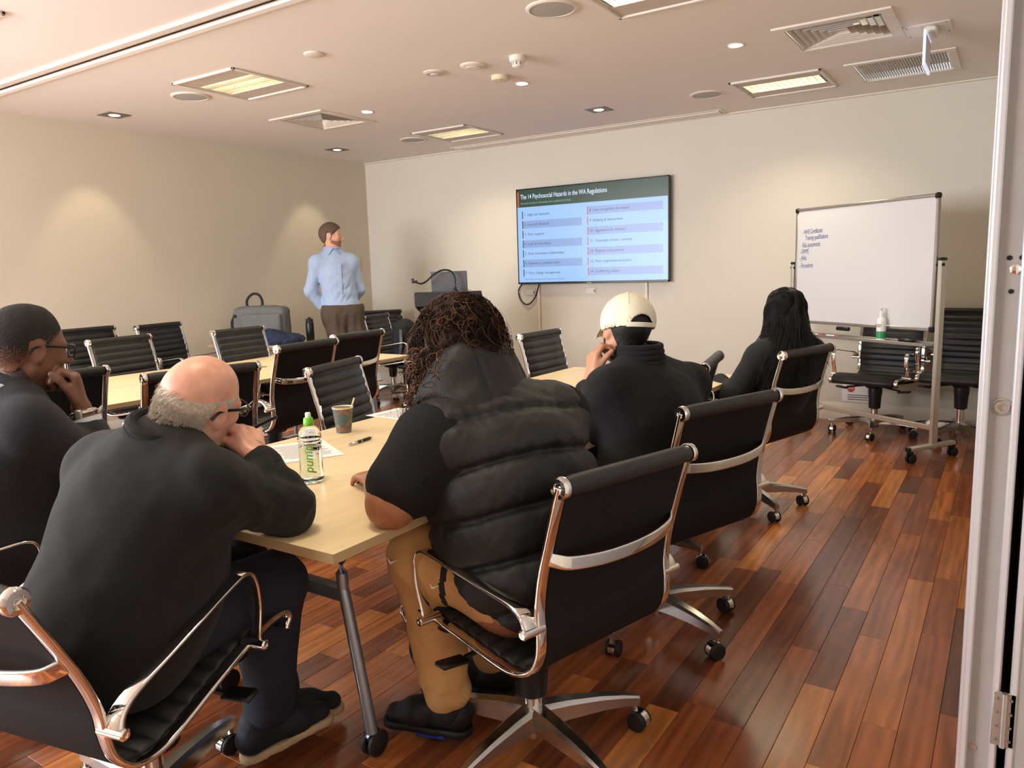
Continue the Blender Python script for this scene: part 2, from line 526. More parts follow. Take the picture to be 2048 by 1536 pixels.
# recessed fluorescent troffers
mat("tube_glow", (255, 246, 220), 0.5, emit=(255, 242, 204), emit_s=8)
mat("tube_off", (214, 214, 206), 0.4)
TROFF_LABEL = ["recessed square ceiling light panel nearest the sliding track, left side", "recessed ceiling light panel above the lectern corner",
               "recessed ceiling light panel with cells, above the whiteboard", "recessed ceiling light panel cut by the top edge of the photo",
               "recessed ceiling light panel beyond the sliding track at the left edge", "recessed ceiling light panel behind the top edge"]
for i, (x, y) in enumerate(TROFF):
    t = thing("ceiling_light", TROFF_LABEL[i], "ceiling light", (x, y, CEIL), 0, "recessed ceiling light panels")
    mb = MB()
    for sx, sy, dx, dy in ((0, .3, .64, .02), (0, -.3, .64, .02), (.31, 0, .02, .62), (-.31, 0, .02, .62)):
        mb.box((sx, sy, -.006), (dx, dy, .016), bev=.003)
    mb.build("frame", "fixture_white", t)
    for sg in (-1, 1):
        MB().box((0, sg * .2125, -.002), (.6, .155, .005)).build("side_panel", "fixture_panel", t)
    body = MB()
    body.box((0, .138, .05), (.56, .005, .1)); body.box((0, -.138, .05), (.56, .005, .1))
    body.box((.279, 0, .05), (.005, .28, .1)); body.box((-.279, 0, .05), (.005, .28, .1))
    body.build("reflector_box", "louvre_silver", t)
    MB().box((0.0, 0, .085), (.55, .27, .01)).build("lamp_diffuser", "tube_glow", t)
    lv = MB()
    for k in range(13):
        lv.box((-.27 + .54 * k / 12, 0, .012), (.004, .27, .03))
    for k in (-1, 1):
        lv.box((0, k * .045, .012), (.55, .005, .03))
    tag(lv.build("louvre", "louvre_silver", t), kind="stuff")
    l = area_light("troffer_lamp", (x, y, CEIL - .012), (x, y, 0), .5, .24, 7.0 if i != 5 else 6.0, (1.0, .87, .62), 125)
    l.parent = t
    l.location = (0, 0, -.014)

# four-way supply vents
VENT_LABEL = ["square four-way ceiling air vent nearest the side wall", "large square four-way ceiling air vent beside the exit sign"]
for i, (x, y) in enumerate(VENTS):
    t = thing("air_vent", VENT_LABEL[i], "air vent", (x, y, CEIL), 0, "four-way ceiling air vents")
    mb = MB()
    for sx, sy, dx, dy in ((0, .28, .62, .06), (0, -.28, .62, .06), (.28, 0, .06, .5), (-.28, 0, .06, .5)):
        mb.box((sx, sy, -.004), (dx, dy, .014), bev=.003)
    mb.build("frame", "fixture_white", t)
    MB().box((0, 0, .12), (.5, .5, .01)).build("plenum", "dark_void", t)
    for k in range(6):
        r0 = .245 - k * .038     # bottom edge, flares outwards
        r1 = r0 - .034
        v = MB()
        z0, z1 = -.004, .045
        c0 = [(-r0, -r0, z0), (r0, -r0, z0), (r0, r0, z0), (-r0, r0, z0)]
        c1 = [(-r1, -r1, z1), (r1, -r1, z1), (r1, r1, z1), (-r1, r1, z1)]
        for e in range(4):
            g = (e + 1) % 4
            v.quad(c0[e], c0[g], c1[g], c1[e])
            tt = Vector((0, 0, .003))
            v.quad(*[tuple(Vector(p) + tt) for p in (c1[e], c1[g], c0[g], c0[e])])
        v.build("vane", "fixture_white", t, smooth=False)
    MB().box((0, 0, .02), (.05, .05, .01)).build("vane_centre", "fixture_white", t)

# return air grille
t = thing("return_air_grille", "rectangular ribbed return air grille on the ceiling behind the exit sign", "air vent", (*GRILLE, CEIL))
mb = MB()
for sx, sy, dx, dy in ((0, .305, .66, .05), (0, -.305, .66, .05), (.305, 0, .05, .56), (-.305, 0, .05, .56)):
    mb.box((sx, sy, -.004), (dx, dy, .012), bev=.003)
mb.build("frame", "fixture_white", t)
MB().box((0, 0, .05), (.56, .56, .01)).build("backing", "dark_void", t)
mb = MB()
Rt = Euler((0, math.radians(35), 0)).to_matrix()
for k in range(34):
    mb.box((-.272 + .0165 * k, 0, .004), (.004, .56, .012), rot=Rt)
tag(mb.build("slats", "fixture_white", t), kind="stuff")

# speakers
SPK = [((1.49, -3.32), "round ceiling speaker beside the left light panel", .115), ((1.48, -.86), "round ceiling speaker beside the light panel over the lectern corner", .115),
       ((4.45, -.86), "round ceiling speaker beside the light panel over the whiteboard", .115), ((4.48, -3.31), "large round ceiling speaker at the top edge of the photo", .115)]
for (x, y), lab, r in SPK:
    t = thing("ceiling_speaker", lab, "speaker", (x, y, CEIL), 0, "round ceiling speakers")
    MB().lathe([(r + .018, 0), (r + .018, -.004), (r + .012, -.009), (r, -.010), (r, -.006)], n=40).build("rim", "fixture_white", t)
    MB().lathe([(r, -.007), (r * .6, -.010), (0.001, -.011)], n=40).build("grille", "fixture_grey", t)

# detectors and blanks
def disc(name, x, y, prof, lab, cat, m="fixture_white", n=28):
    t = thing(name, lab, cat, (x, y, CEIL))
    return t, MB().lathe(prof, n=n).build("body", m, t)
t, _ = disc("sprinkler_cover", 2.96, -3.5, [(.06, 0), (.06, -.006), (.05, -.011), (.02, -.013), (0.001, -.013)], "small round ceiling cap nearest the left light panel", "ceiling cap")
t, _ = disc("sprinkler_cover", 3.24, -2.71, [(.075, 0), (.075, -.005), (.06, -.010), (.03, -.011), (.028, -.016), (0.001, -.017)], "flat round ceiling cap, left of the pair by the smoke detector", "ceiling cap")
MB().lathe([(.062, -.009), (.058, -.0125), (.05, -.0125)], n=28).build("ring", "fixture_panel", t)
t, _ = disc("ceiling_sensor", 3.54, -2.69, [(.085, 0), (.085, -.006), (.075, -.013), (.05, -.015), (.048, -.02), (0.001, -.021)], "white stepped round ceiling sensor between cap and smoke detector", "sensor")
MB().lathe([(.055, -.0145), (.05, -.0175), (.046, -.0175)], n=28).build("ring", "fixture_panel", t)
t, _ = disc("smoke_detector", 3.87, -2.68, [(.052, 0), (.052, -.03), (.047, -.034), (.036, -.036)], "white domed smoke detector with slotted lower ring", "smoke detector")
for k in range(8):
    a = 2 * PI * k / 8
    MB().box((.033 * math.cos(a), .033 * math.sin(a), -.045), (.006, .014, .02), rot=Euler((0, 0, a)).to_matrix(), bev=.001).build("vent_post", "fixture_white", t)
MB().lathe([(.026, -.034), (.026, -.05), (.034, -.054), (.033, -.062), (.02, -.068), (0.001, -.069)], n=24).build("chamber", "fixture_white", t)
t, _ = disc("heat_detector", 3.52, -2.35, [(.062, 0), (.062, -.022), (.055, -.03), (.02, -.033), (0.001, -.033)], "cream low round heat detector next to bright downlight", "smoke detector", "fixture_cream")
MB().box((.02, -.03, -.033), (.012, .012, .006), bev=.002).build("indicator", "fixture_grey", t)

# gimbal downlights aimed at the walls
mat("lamp_warm", (255, 236, 190), 0.5, emit=(255, 232, 180), emit_s=6)
mat("lamp_white", (255, 252, 245), 0.5, emit=(255, 250, 240), emit_s=30)
GL = ["square grey gimbal downlight nearest the photo's left edge", "square grey gimbal downlight in the corner near the presenter", "square grey gimbal downlight above the wall screen", "square grey gimbal downlight near the door panel"]
AIM = [(-0.36, 0.0), (-0.36, 0.0), (0.0, 0.5), (0.0, 0.5)]
for i, (x, y) in enumerate(GIMB):
    t = thing("downlight", GL[i], "downlight", (x, y, CEIL), 0, "square gimbal downlights")
    mb = MB()
    for sx, sy, dx, dy in ((0, .068, .18, .044), (0, -.068, .18, .044), (.068, 0, .044, .092), (-.068, 0, .044, .092)):
        mb.box((sx, sy, -.002), (dx, dy, .008), bev=.002)
    mb.build("bezel", "bracket_grey", t)
    MB().lathe([(.05, -.004), (.046, .004), (.043, .03)], n=24).build("gimbal_ring", "satin_alu", t)
    MB().lathe([(.042, -.004), (.03, -.009), (0.001, -.011)], n=24).build("lamp_face", "lamp_warm", t)
    d = bpy.data.lights.new("wall_washer", 'SPOT')
    d.energy = 17 if i < 2 else 4
    d.color = (1.0, .82, .54)
    d.spot_size = math.radians(58)
    d.spot_blend = 0.55
    d.shadow_soft_size = .04
    lo = bpy.data.objects.new("wall_washer", d)
    COL.objects.link(lo)
    lo.parent = t
    lo.location = (0, 0, -.02)
    lo.rotation_euler = Vector((AIM[i][0], AIM[i][1], -1)).to_track_quat('-Z', 'Y').to_euler()
RL = ["small bright round downlight next to the left air vent", "small bright round downlight by the heat detector", "small bright round downlight left of the large air vent", "small bright round downlight behind the sliding track"]
for i, (x, y) in enumerate(ROUND):
    t = thing("downlight", RL[i], "downlight", (x, y, CEIL), 0, "round bright downlights")
    MB().lathe([(.05, 0), (.05, -.004), (.042, -.006), (.040, -.001)], n=28).build("trim_ring", "fixture_white", t)
    MB().lathe([(.040, -.003), (.02, -.004), (0.001, -.004)], n=28).build("lamp_face", "lamp_white", t)
    d = bpy.data.lights.new("down_spot", 'SPOT')
    d.energy = 22
    d.color = (1.0, .93, .82)
    d.spot_size = math.radians(120)
    d.spot_blend = 0.8
    d.shadow_soft_size = .05
    lo = bpy.data.objects.new("down_spot", d)
    COL.objects.link(lo)
    lo.parent = t
    lo.location = (0, 0, -.03)

# exit sign seen edge on
t = thing("exit_sign", "ceiling-hung exit sign blade seen nearly edge on by the door panel", "exit sign", (6.02, -1.66, CEIL))
mat("sign_acrylic", (225, 232, 255), 0.1, emit=(215, 228, 255), emit_s=0.55)
MB().box((0, 0, -.004), (.24, .24, .008), bev=.003).build("base_plate", "fixture_white", t)
MB().box((.02, 0, -.025), (.07, .18, .04), bev=.012).build("canopy", "fixture_white", t)
MB().box((0, 0, -.135), (.014, .30, .19), bev=.003).build("blade", "sign_acrylic", t)
mat("sign_pale", (196, 190, 206), 0.25, noise_amt=.02)
MB().box((.0075, 0, -.135), (.002, .27, .15)).build("sign_face", "sign_pale", t)
for sx in (-1, 1):
    for sy in (-1, 1):
        MB().lathe([(.006, -.008), (.005, -.0105), (.001, -.011)], (sx * .1, sy * .1, 0), 10).build("screw", "bracket_grey", t)
# ------------------------------------------------------------------ chairs (forward = +x, origin on the floor under the column)
def rail_profile():
    pts = [(.238, .408), (.258, .432), (.235, .458), (.15, .462), (.0, .442), (-.12, .422), (-.185, .419), (-.24, .44), (-.268, .485),
           (-.272, .54), (-.268, .60), (-.278, .68), (-.303, .78), (-.335, .895)]
    return [Vector((x, 0, z)) for x, z in pts]
PROF = smooth_path(rail_profile(), 8)

def chair_meshes():
    P = []                                   # (name, mesh, level, label, base?)
    hw = .228
    # ribbed leather sling: resample the profile by arc length
    pts = [Vector(p) for p in PROF]
    acc = [0.0]
    for a, b_ in zip(pts, pts[1:]):
        acc.append(acc[-1] + (b_ - a).length)
    tot = acc[-1]
    nS = 150
    rows = []
    for i in range(nS + 1):
        s_ = tot * i / nS
        k = max(j for j in range(len(acc)) if acc[j] <= s_ + 1e-9)
        k = min(k, len(pts) - 2)
        tt = (s_ - acc[k]) / max(acc[k + 1] - acc[k], 1e-9)
        p = pts[k].lerp(pts[k + 1], tt)
        d = (pts[k + 1] - pts[k]).normalized()
        nrm = Vector((d.z, 0, -d.x))        # towards the sitter
        rows.append((p, nrm, s_))
    v, f, mi = [], [], []
    pitch = .047
    ys_ = [-hw, -hw + .006, -hw * .5, 0, hw * .5, hw - .006, hw]
    for p, nrm, s_ in rows:
        ph = (s_ / pitch) % 1.0
        rib = abs(math.sin(PI * ph)) ** .45
        for j, y in enumerate(ys_):
            e = .25 if j in (0, 6) else 1.0
            v.append(p + nrm * (.004 + .012 * rib * e) + Vector((0, y, 0)))
        for j, y in enumerate(ys_):
            v.append(p - nrm * .006 + Vector((0, y, 0)))
    m = 14
    for i in range(nS):
        for j in range(6):
            f.append((i * m + j, i * m + j + 1, (i + 1) * m + j + 1, (i + 1) * m + j)); mi.append(0)
            f.append((i * m + 7 + j + 1, i * m + 7 + j, (i + 1) * m + 7 + j, (i + 1) * m + 7 + j + 1)); mi.append(1)
        f.append((i * m + 7, i * m, (i + 1) * m, (i + 1) * m + 7)); mi.append(1)
        f.append((i * m + 6, i * m + 13, (i + 1) * m + 13, (i + 1) * m + 6)); mi.append(1)
    s = MB(); s.v, s.f, s.mi = v, f, mi
    P.append(("seat_sling", s.mesh("seat_sling", ["leather_black", "leather_back"], angle=80), 0, "ribbed black leather", 0))
    top = pts[-1]
    # leather roll along the top
    P.append(("back_roll", MB().lathe([(.012, -.236), (.021, -.232), (.0235, -.2), (.0235, .2), (.021, .232), (.012, .236)], (top.x, 0, top.z), 18, axis=(0, 1, 0)).mesh("back_roll", "leather_black"), 0, None, 0))
    for sg in (-1, 1):
        c = MB().lathe([(.0235, .236), (.0255, .238), (.0255, .25), (.022, .255), (.013, .2555), (.011, .252), (.006, .252), (.005, .2545), (.001, .2545)], (top.x, 0, top.z), 18, axis=(0, sg, 0))
        P.append(("end_cap", c.mesh("end_cap", "chrome"), 0, None, 0))
        c = MB().sweep([p + Vector((0, sg * .243, 0)) for p in pts], rrect(.014, .03, .006), up=(0, 1, 0))
        # section: side = in-plane, up = y
        P.append(("side_rail", c.mesh("side_rail", "chrome"), 0, "chrome side rail", 0))
    # spreader bar behind the back
    bz, bx = .712, -.284
    path = [(bx + .004, -.243, bz + .012), (bx - .012, -.225, bz + .006), (bx - .03, -.19, bz - .004), (bx - .045, -.1, bz - .012), (bx - .05, 0, bz - .014),
            (bx - .045, .1, bz - .012), (bx - .03, .19, bz - .004), (bx - .012, .225, bz + .006), (bx + .004, .243, bz + .012)]
    P.append(("spreader_bar", MB().sweep(smooth_path(path, 4), rrect(.012, .034, .005)).mesh("spreader_bar", "chrome"), 0, "curved chrome spreader", 0))
    # arm loops
    for sg in (-1, 1):
        y = sg * .272
        ap = [(-.268, .556), (-.252, .584), (-.215, .602), (-.14, .613), (-.03, .630), (.07, .645), (.118, .649), (.142, .637), (.150, .605), (.143, .55), (.122, .492), (.114, .465)]
        path = smooth_path([(x, y, z) for x, z in ap], 5)
        n = len(path)
        scl = []
        for i in range(n):
            t_ = i / (n - 1)
            w = 1.0 + .5 * max(0, 1 - t_ * 4)
            scl.append((1.0 + 1.3 * max(0, 1 - t_ * 3.4), w))
        a = MB().sweep(path, rrect(.008, .03, .0035), up=(0, 1, 0), scale=scl)
        P.append(("armrest", a.mesh("armrest", "chrome"), 0, "thin chrome armrest loop", 0))
        for x, z in ((-.268, .556), (.114, .463)):
            l = MB().cyl((x, sg * .235, z), (x, sg * .298, z), .0125, n=14)
            l.lathe([(.0125, .298), (.009, .301), (.005, .301), (.004, .299), (.001, .299)], (x, 0, z), 14, axis=(0, sg, 0))
            P.append(("arm_lug", l.mesh("arm_lug", "chrome"), 0, None, 0))
    # under-seat mechanism, levers, column
    mb = MB()
    mb.box((-.01, 0, .385), (.17, .12, .055), bev=.018)
    for sg in (-1, 1):
        mb.tube(smooth_path([(.05, sg * .05, .39), (.07, sg * .13, .40), (.09, sg * .22, .425), (.10, sg * .243, .44)], 4), .010, 8)
        mb.tube(smooth_path([(-.08, sg * .05, .385), (-.10, sg * .14, .39), (-.12, sg * .22, .405), (-.125, sg * .243, .415)], 4), .010, 8)
    mb.lathe([(.028, .19), (.043, .20), (.046, .27), (.052, .33), (.05, .37)], n=20)
    P.append(("mechanism", mb.mesh("mechanism", "plastic_black"), 0, "black tilt mechanism under the seat", 0))
    for sg in (-1, 1):
        c = MB().cyl((.03, sg * .05, .375), (.05, sg * .20, .355), .007, n=8)
        c.box((.06, sg * .235, .350), (.045, .09, .014), bev=.005, rot=Euler((sg * .12, 0, 0)).to_matrix())
        P.append(("lever", c.mesh("lever", "plastic_black"), 0, None, 0))
    P.append(("column", MB().lathe([(.026, .06), (.026, .24)], n=20).mesh("column", "chrome"), 0, None, 1))
    P.append(("hub", MB().lathe([(.03, .045), (.036, .05), (.040, .085), (.040, .125), (.036, .135), (.027, .137)], n=24).mesh("hub", "brushed_alu"), 0, None, 1))
    # five-star base: one leg and one caster mesh, turned
    prof = [(.02, .088, .030), (.10, .091, .027), (.20, .088, .022), (.27, .080, .017), (.322, .070, .012)]
    vs, fs = [], []
    for x, z, w in prof:
        h = .012 + .020 * (1 - x / .34)
        for a, b_ in ((-w, -h), (w, -h), (w, h * .6), (w * .6, h), (-w * .6, h), (-w, h * .6)):
            vs.append((x, a, z + b_ + .018))
    for i in range(len(prof) - 1):
        for j in range(6):
            fs.append((i * 6 + j, i * 6 + (j + 1) % 6, (i + 1) * 6 + (j + 1) % 6, (i + 1) * 6 + j))
    fs.append((5, 4, 3, 2, 1, 0)); k = (len(prof) - 1) * 6; fs.append(tuple(range(k, k + 6)))
    leg = MB(); leg._add(vs, fs)
    leg.cyl((.310, 0, .09), (.310, 0, .056), .009, n=10)
    legm = leg.mesh("base_leg", "brushed_alu", angle=30)
    hood = MB()
    arc = [(.031 * math.cos(math.radians(a)), .031 * math.sin(math.radians(a))) for a in range(-10, 191, 20)]
    prof2 = arc + [(x * .82, z * .82) for x, z in arc[::-1]]
    M = Matrix(((1, 0, 0, 0), (0, 0, 1, -.0115), (0, 1, 0, .029), (0, 0, 0, 1)))
    hood.prism(prof2, .023, M)
    hoodm = hood.mesh("caster_hood", "chrome")
    wheel = MB()
    for sg in (-1, 1):
        wheel.lathe([(.001, .011), (.027, .011), (.029, .014), (.029, .021), (.026, .0245), (.01, .026), (.001, .026)], (0, 0, .029), 20, axis=(0, sg, 0))
    wheelm = wheel.mesh("caster_wheel", "rubber_black")
    return P, legm, hoodm, wheelm
CH_PARTS, CH_LEG, CH_HOOD, CH_WHEEL = chair_meshes()

def place_chair(x, y, facing, dz=0.0, base=0.0, label="", group="black ribbed office chairs", tilt=0.0, roll=0.0):
    t = thing("office_chair", label, "chair", (x, y, 0), math.radians(facing), group)
    R = Euler((roll, tilt, 0)).to_matrix()
    for name, me, lv, lab, isb in CH_PARTS:
        o = obj(name, me, t)
        if isb:
            o.location = (0, 0, 0)
        else:
            c = Vector((0, 0, .38))
            o.rotation_euler = (roll, tilt, 0)
            o.location = c - R @ c + Vector((0, 0, dz))
        if lab: o["label"] = lab
    rnd = random.Random(int(x * 977 + y * 131))
    for k in range(5):
        a = math.radians(base + 72 * k)
        obj("base_leg", CH_LEG, t, (0, 0, 0), (0, 0, a))
        c = Vector((.310 * math.cos(a), .310 * math.sin(a), 0))
        sw = rnd.uniform(0, 2 * PI)
        w = obj("caster", CH_WHEEL, t, c + Vector((.014 * math.cos(sw), .014 * math.sin(sw), 0)), (0, 0, sw))
        obj("caster_hood", CH_HOOD, w)
    return t

def chair_at_bar(bx, by, ang, zb, base, label, tilt=0.0, roll=0.0, off=.335):
    """ang: direction of the facing in degrees; bx,by: middle of the top roll"""
    a = math.radians(ang)
    return place_chair(bx + off * math.cos(a), by + off * math.sin(a), ang, zb - .895, base, label, tilt=tilt, roll=roll)

chair_at_bar(5.77, -5.26, 167, .87, 170, "office chair under the person in the puffer vest", roll=math.radians(1.6))
chair_at_bar(5.76, -4.42, 160, .89, 176, "office chair under the person in the pale cap")
chair_at_bar(5.65, -2.80, 164, .89, 150, "office chair under the person with long straight hair")
chair_at_bar(5.42, -3.60, 191, .92, 20, "empty office chair between the pale cap and the long black hair, seen from its side")
place_chair(4.80, -5.93, 101, .0, 8, "office chair under the bald man at the table end, armrest in front", tilt=math.radians(-12))
place_chair(3.92, -5.93, 72, -.02, 30, "office chair under the man in the navy sweater at the left edge")
chair_at_bar(3.08, -5.25, 180, .95, 10, "office chair back seen behind the navy sweater man's raised hand")
chair_at_bar(3.62, -4.88, 168, .95, 40, "office chair back hidden behind the bald man's head")
chair_at_bar(3.10, -3.83, 186, .95, 0, "office chair showing its plain back at the far table, left of a pair")
chair_at_bar(2.89, -3.20, 184, .95, 25, "office chair showing its plain back at the far table, right of a pair")
chair_at_bar(3.71, -4.21, 16, .90, 10, "empty ribbed office chair behind the paper cup")
chair_at_bar(3.97, -2.66, 0, .93, 30, "empty ribbed office chair between the puffer vest and the pale cap")
chair_at_bar(1.37, -3.96, 10, .95, 12, "ribbed office chair tucked under the far table, nearest the left edge")
chair_at_bar(.30, -3.62, 8, .97, 30, "ribbed office chair against the beige side wall, left one of two")
chair_at_bar(.37, -3.04, 14, .962, 50, "ribbed office chair against the beige side wall, right one of two")
chair_at_bar(1.57, -3.14, 6, .95, 24, "ribbed office chair tucked under the far table, in front of the grey backpack")
chair_at_bar(1.0, -1.02, 14, .915, 0, "ribbed office chair beside the presenter with the black backpack on it")
chair_at_bar(.52, -.42, 330, .92, 20, "office chair in the corner behind the presenter")
place_chair(5.66, -.42, 256, 0, 18, "ribbed office chair facing us under the whiteboard tray")
place_chair(6.24, -.42, 262, .04, 54, "ribbed office chair at the right, half hidden by the whiteboard post and door panel")

# ------------------------------------------------------------------ tables
def table(name, label, x0, x1, y0, y1, group=None, seam=False, mid_leg=False):
    t = thing(name, label, "table", ((x0 + x1) / 2, (y0 + y1) / 2, 0), 0, group)
    w, l = x1 - x0, y1 - y0
    MB().box((0, 0, .716), (w, l, .024), bev=.0015).build("tabletop", "maple", t)
    e = MB()
    e.box((w / 2 + .0008, 0, .716), (.0018, l, .0235)); e.box((-w / 2 - .0008, 0, .716), (.0018, l, .0235))
    e.box((0, l / 2 + .0008, .716), (w, .0018, .0235)); e.box((0, -l / 2 - .0008, .716), (w, .0018, .0235))
    e.build("edge_band", "maple_edge", t)
    for sy in (-1, 1):
        y = sy * (l / 2 - .28)
        MB().box((0, y, .694), (w * .8, .05, .02), bev=.004).build("flip_bracket", "table_leg_metal", t)
        for sx in (-1, 1):
            lg = MB().tube(smooth_path([(sx * (w * .24), y, .69), (sx * (w * .24), y, .50), (sx * (w * .25), y, .44), (sx * (w * .31), y, .10), (sx * (w * .31), y, .062)], 5), .017, 12)
            lo = lg.build("leg", "table_leg_metal", t)
            c = MB()
            for s2 in (-1, 1):
                c.lathe([(.001, .006), (.034, .006), (.0375, .010), (.0375, .018), (.034, .021), (.001, .022)], (sx * (w * .31), y + .012, .0375), 20, axis=(1, 0, 0) if s2 > 0 else (-1, 0, 0))
            c.build("caster", "rubber_black", lo)
        MB().box((0, y, .47), (w * .5, .03, .05), bev=.008).build("leg_brace", "table_leg_metal", t)
    MB().tube([(0, -(l / 2 - .28), .66), (0, l / 2 - .28, .66)], .016, 10).build("beam", "table_leg_metal", t)
    return t
table("meeting_table", "pale maple meeting table in front with the water bottle and cup", 4.21, 5.27, -5.73, -4.185, "maple flip-top tables")
table("meeting_table", "pale maple meeting table behind the puffer vest, continuing the front one", 4.21, 5.27, -4.18, -2.64, "maple flip-top tables")
ft = []
for lab, x0, x1, y0, y1 in (("far maple table by the plain chair backs, left piece nearest us", 2.12, 2.69, -5.20, -3.66), ("far maple table by the plain chair backs, right piece", 2.12, 2.69, -3.655, -2.45),
                            ("far maple table on the side wall side, left piece", 1.55, 2.115, -5.20, -3.66), ("far maple table on the side wall side, right piece", 1.55, 2.115, -3.655, -2.45)):
    t = table("meeting_table", lab, x0, x1, y0, y1, "maple flip-top tables")
    for y in (-.35, .35):
        MB().lathe([(.028, .728), (.028, .7295), (.02, .7305), (.001, .7305)], (((x1 - x0) / 2 - .035) * (1 if x0 < 1.8 else -1), y, 0), 20).build("grommet", "bracket_grey", t)
# side table against the left wall with the bags on it
table("side_table", "maple side table with the grey backpack against the side wall", .12, 1.00, -2.40, -1.70)

# ------------------------------------------------------------------ things on the side table
mat("bag_grey", (104, 106, 104), 0.85, noise_amt=0.12, noise_scale=120, bump=0.3, bump_scale=500)
mat("bag_dark", (27, 27, 29), 0.8, noise_amt=0.15, noise_scale=60, bump=0.2)
mat("jacket_navy", (32, 40, 66), 0.85, noise_amt=0.15, noise_scale=30, bump=0.2)
# ------------------------------------------------------------------ signed-distance modelling for soft shapes
class Field:
    """distance field on a rectilinear grid; add() unions shapes smoothly, mesh() takes the surface"""
    def __init__(s, lo, hi, h, fine=()):
        ax = []
        for k in range(3):
            cs = [lo[k]]
            while cs[-1] < hi[k]:
                c = cs[-1]
                step = h
                for (flo, fhi, fh) in fine:
                    if flo[k] - .002 <= c + 1e-9 < fhi[k]:
                        step = min(step, fh)
                cs.append(c + step)
            ax.append(np.array(cs, np.float32))
        s.ax = ax
        s.h = h
        s.d = np.full([len(a) for a in ax], 1.0, np.float32)
    def block(s, lo, hi):
        sl, g = [], []
        for k in range(3):
            i0 = int(np.searchsorted(s.ax[k], lo[k]))
            i1 = int(np.searchsorted(s.ax[k], hi[k]))
            sl.append(slice(max(i0 - 1, 0), min(i1 + 1, len(s.ax[k]))))
            g.append(s.ax[k][sl[-1]])
        if min(len(a) for a in g) == 0:
            return None, None
        return tuple(sl), (g[0][:, None, None], g[1][None, :, None], g[2][None, None, :])
    def add(s, fn, k=.03, op='u'):
        f, lo, hi = fn
        m = k + 2.5 * s.h
        sl, g = s.block([a - m for a in lo], [a + m for a in hi])
        if sl is None: return s
        dd = f(*g)
        cur = s.d[sl]
        if op == 'u':
            h = np.maximum(k - np.abs(cur - dd), 0) / k
            s.d[sl] = np.minimum(cur, dd) - h * h * k * .25
        else:
            h = np.maximum(k - np.abs(cur + dd), 0) / k
            s.d[sl] = np.maximum(cur, -dd) + h * h * k * .25
        return s
    def cut(s, n, c):
        """keep the side where n.p < c"""
        X, Y, Z = s.ax[0][:, None, None], s.ax[1][None, :, None], s.ax[2][None, None, :]
        s.d = np.maximum(s.d, (n[0] * X + n[1] * Y + n[2] * Z - c).astype(np.float32))
        return s
    def displace(s, fn, band=.04):
        i, j, k = np.nonzero(np.abs(s.d) < band)
        s.d[i, j, k] += fn(s.ax[0][i], s.ax[1][j], s.ax[2][k]).astype(np.float32)
        return s
    def mesh(s, name, mats, root=(0, 0, 0), region=None, smooth_iter=0):
        d = s.d
        sg = d < 0
        nx, ny, nz = d.shape
        c = [sg[i:nx - 1 + i, j:ny - 1 + j, k:nz - 1 + k] for i in (0, 1) for j in (0, 1) for k in (0, 1)]
        cnt = sum(a.astype(np.int8) for a in c)
        act = (cnt > 0) & (cnt < 8)
        I = np.nonzero(act)
        vid = np.full(act.shape, -1, np.int64)
        n = len(I[0])
        vid[I] = np.arange(n)
        pos = np.zeros((n, 3)); w = np.zeros(n)
        X = [a.astype(np.float64) for a in s.ax]
        offs = [(i, j, k) for i in (0, 1) for j in (0, 1) for k in (0, 1)]
        for a in range(8):
            for b_ in range(a + 1, 8):
                oa, ob = offs[a], offs[b_]
                if sum(abs(p - q) for p, q in zip(oa, ob)) != 1: continue
                da = d[I[0] + oa[0], I[1] + oa[1], I[2] + oa[2]].astype(np.float64)
                db = d[I[0] + ob[0], I[1] + ob[1], I[2] + ob[2]].astype(np.float64)
                x = (da < 0) != (db < 0)
                t = np.where(x, da / np.where(x, da - db, 1), 0)
                for m in range(3):
                    pa, pb = X[m][I[m] + oa[m]], X[m][I[m] + ob[m]]
                    pos[:, m] += np.where(x, pa + (pb - pa) * t, 0)
                w += x
        pos /= w[:, None]
        quads = []
        for axis in range(3):
            o1, o2 = [(1, 2), (2, 0), (0, 1)][axis]
            sl0 = [slice(1, -1)] * 3; sl0[axis] = slice(0, -1)
            sl1 = [slice(1, -1)] * 3; sl1[axis] = slice(1, None)
            a, b_ = sg[tuple(sl0)], sg[tuple(sl1)]
            E = np.nonzero(a != b_)
            fl = a[E]
            base = [E[0].copy(), E[1].copy(), E[2].copy()]
            for m in range(3):
                if m != axis: base[m] += 1
            def v(d1, d2):
                q = [base[0].copy(), base[1].copy(), base[2].copy()]
                q[o1] -= d1; q[o2] -= d2
                return vid[q[0], q[1], q[2]]
            q = np.stack([v(1, 1), v(0, 1), v(0, 0), v(1, 0)], 1)
            q[~fl] = q[~fl][:, ::-1]
            quads.append(q)
        Q = np.concatenate(quads)
        Q = Q[(Q >= 0).all(1)]
        for _ in range(smooth_iter):
            acc = np.zeros_like(pos); ct = np.zeros(n)
            for e in range(4):
                a, b_ = Q[:, e], Q[:, (e + 1) % 4]
                np.add.at(acc, a, pos[b_]); np.add.at(ct, a, 1)
                np.add.at(acc, b_, pos[a]); np.add.at(ct, b_, 1)
            pos = pos * .5 + .5 * acc / np.maximum(ct, 1)[:, None]
        me = bpy.data.meshes.new(name)
        me.vertices.add(n)
        me.vertices.foreach_set("co", (pos - np.array(root)).astype(np.float32).ravel())
        me.loops.add(len(Q) * 4)
        me.loops.foreach_set("vertex_index", Q.astype(np.int32).ravel())
        me.polygons.add(len(Q))
        me.polygons.foreach_set("loop_start", np.arange(0, len(Q) * 4, 4, dtype=np.int32))
        me.polygons.foreach_set("use_smooth", np.ones(len(Q), bool))
        for m in (mats if isinstance(mats, (list, tuple)) else [mats]):
            me.materials.append(MATS[m])
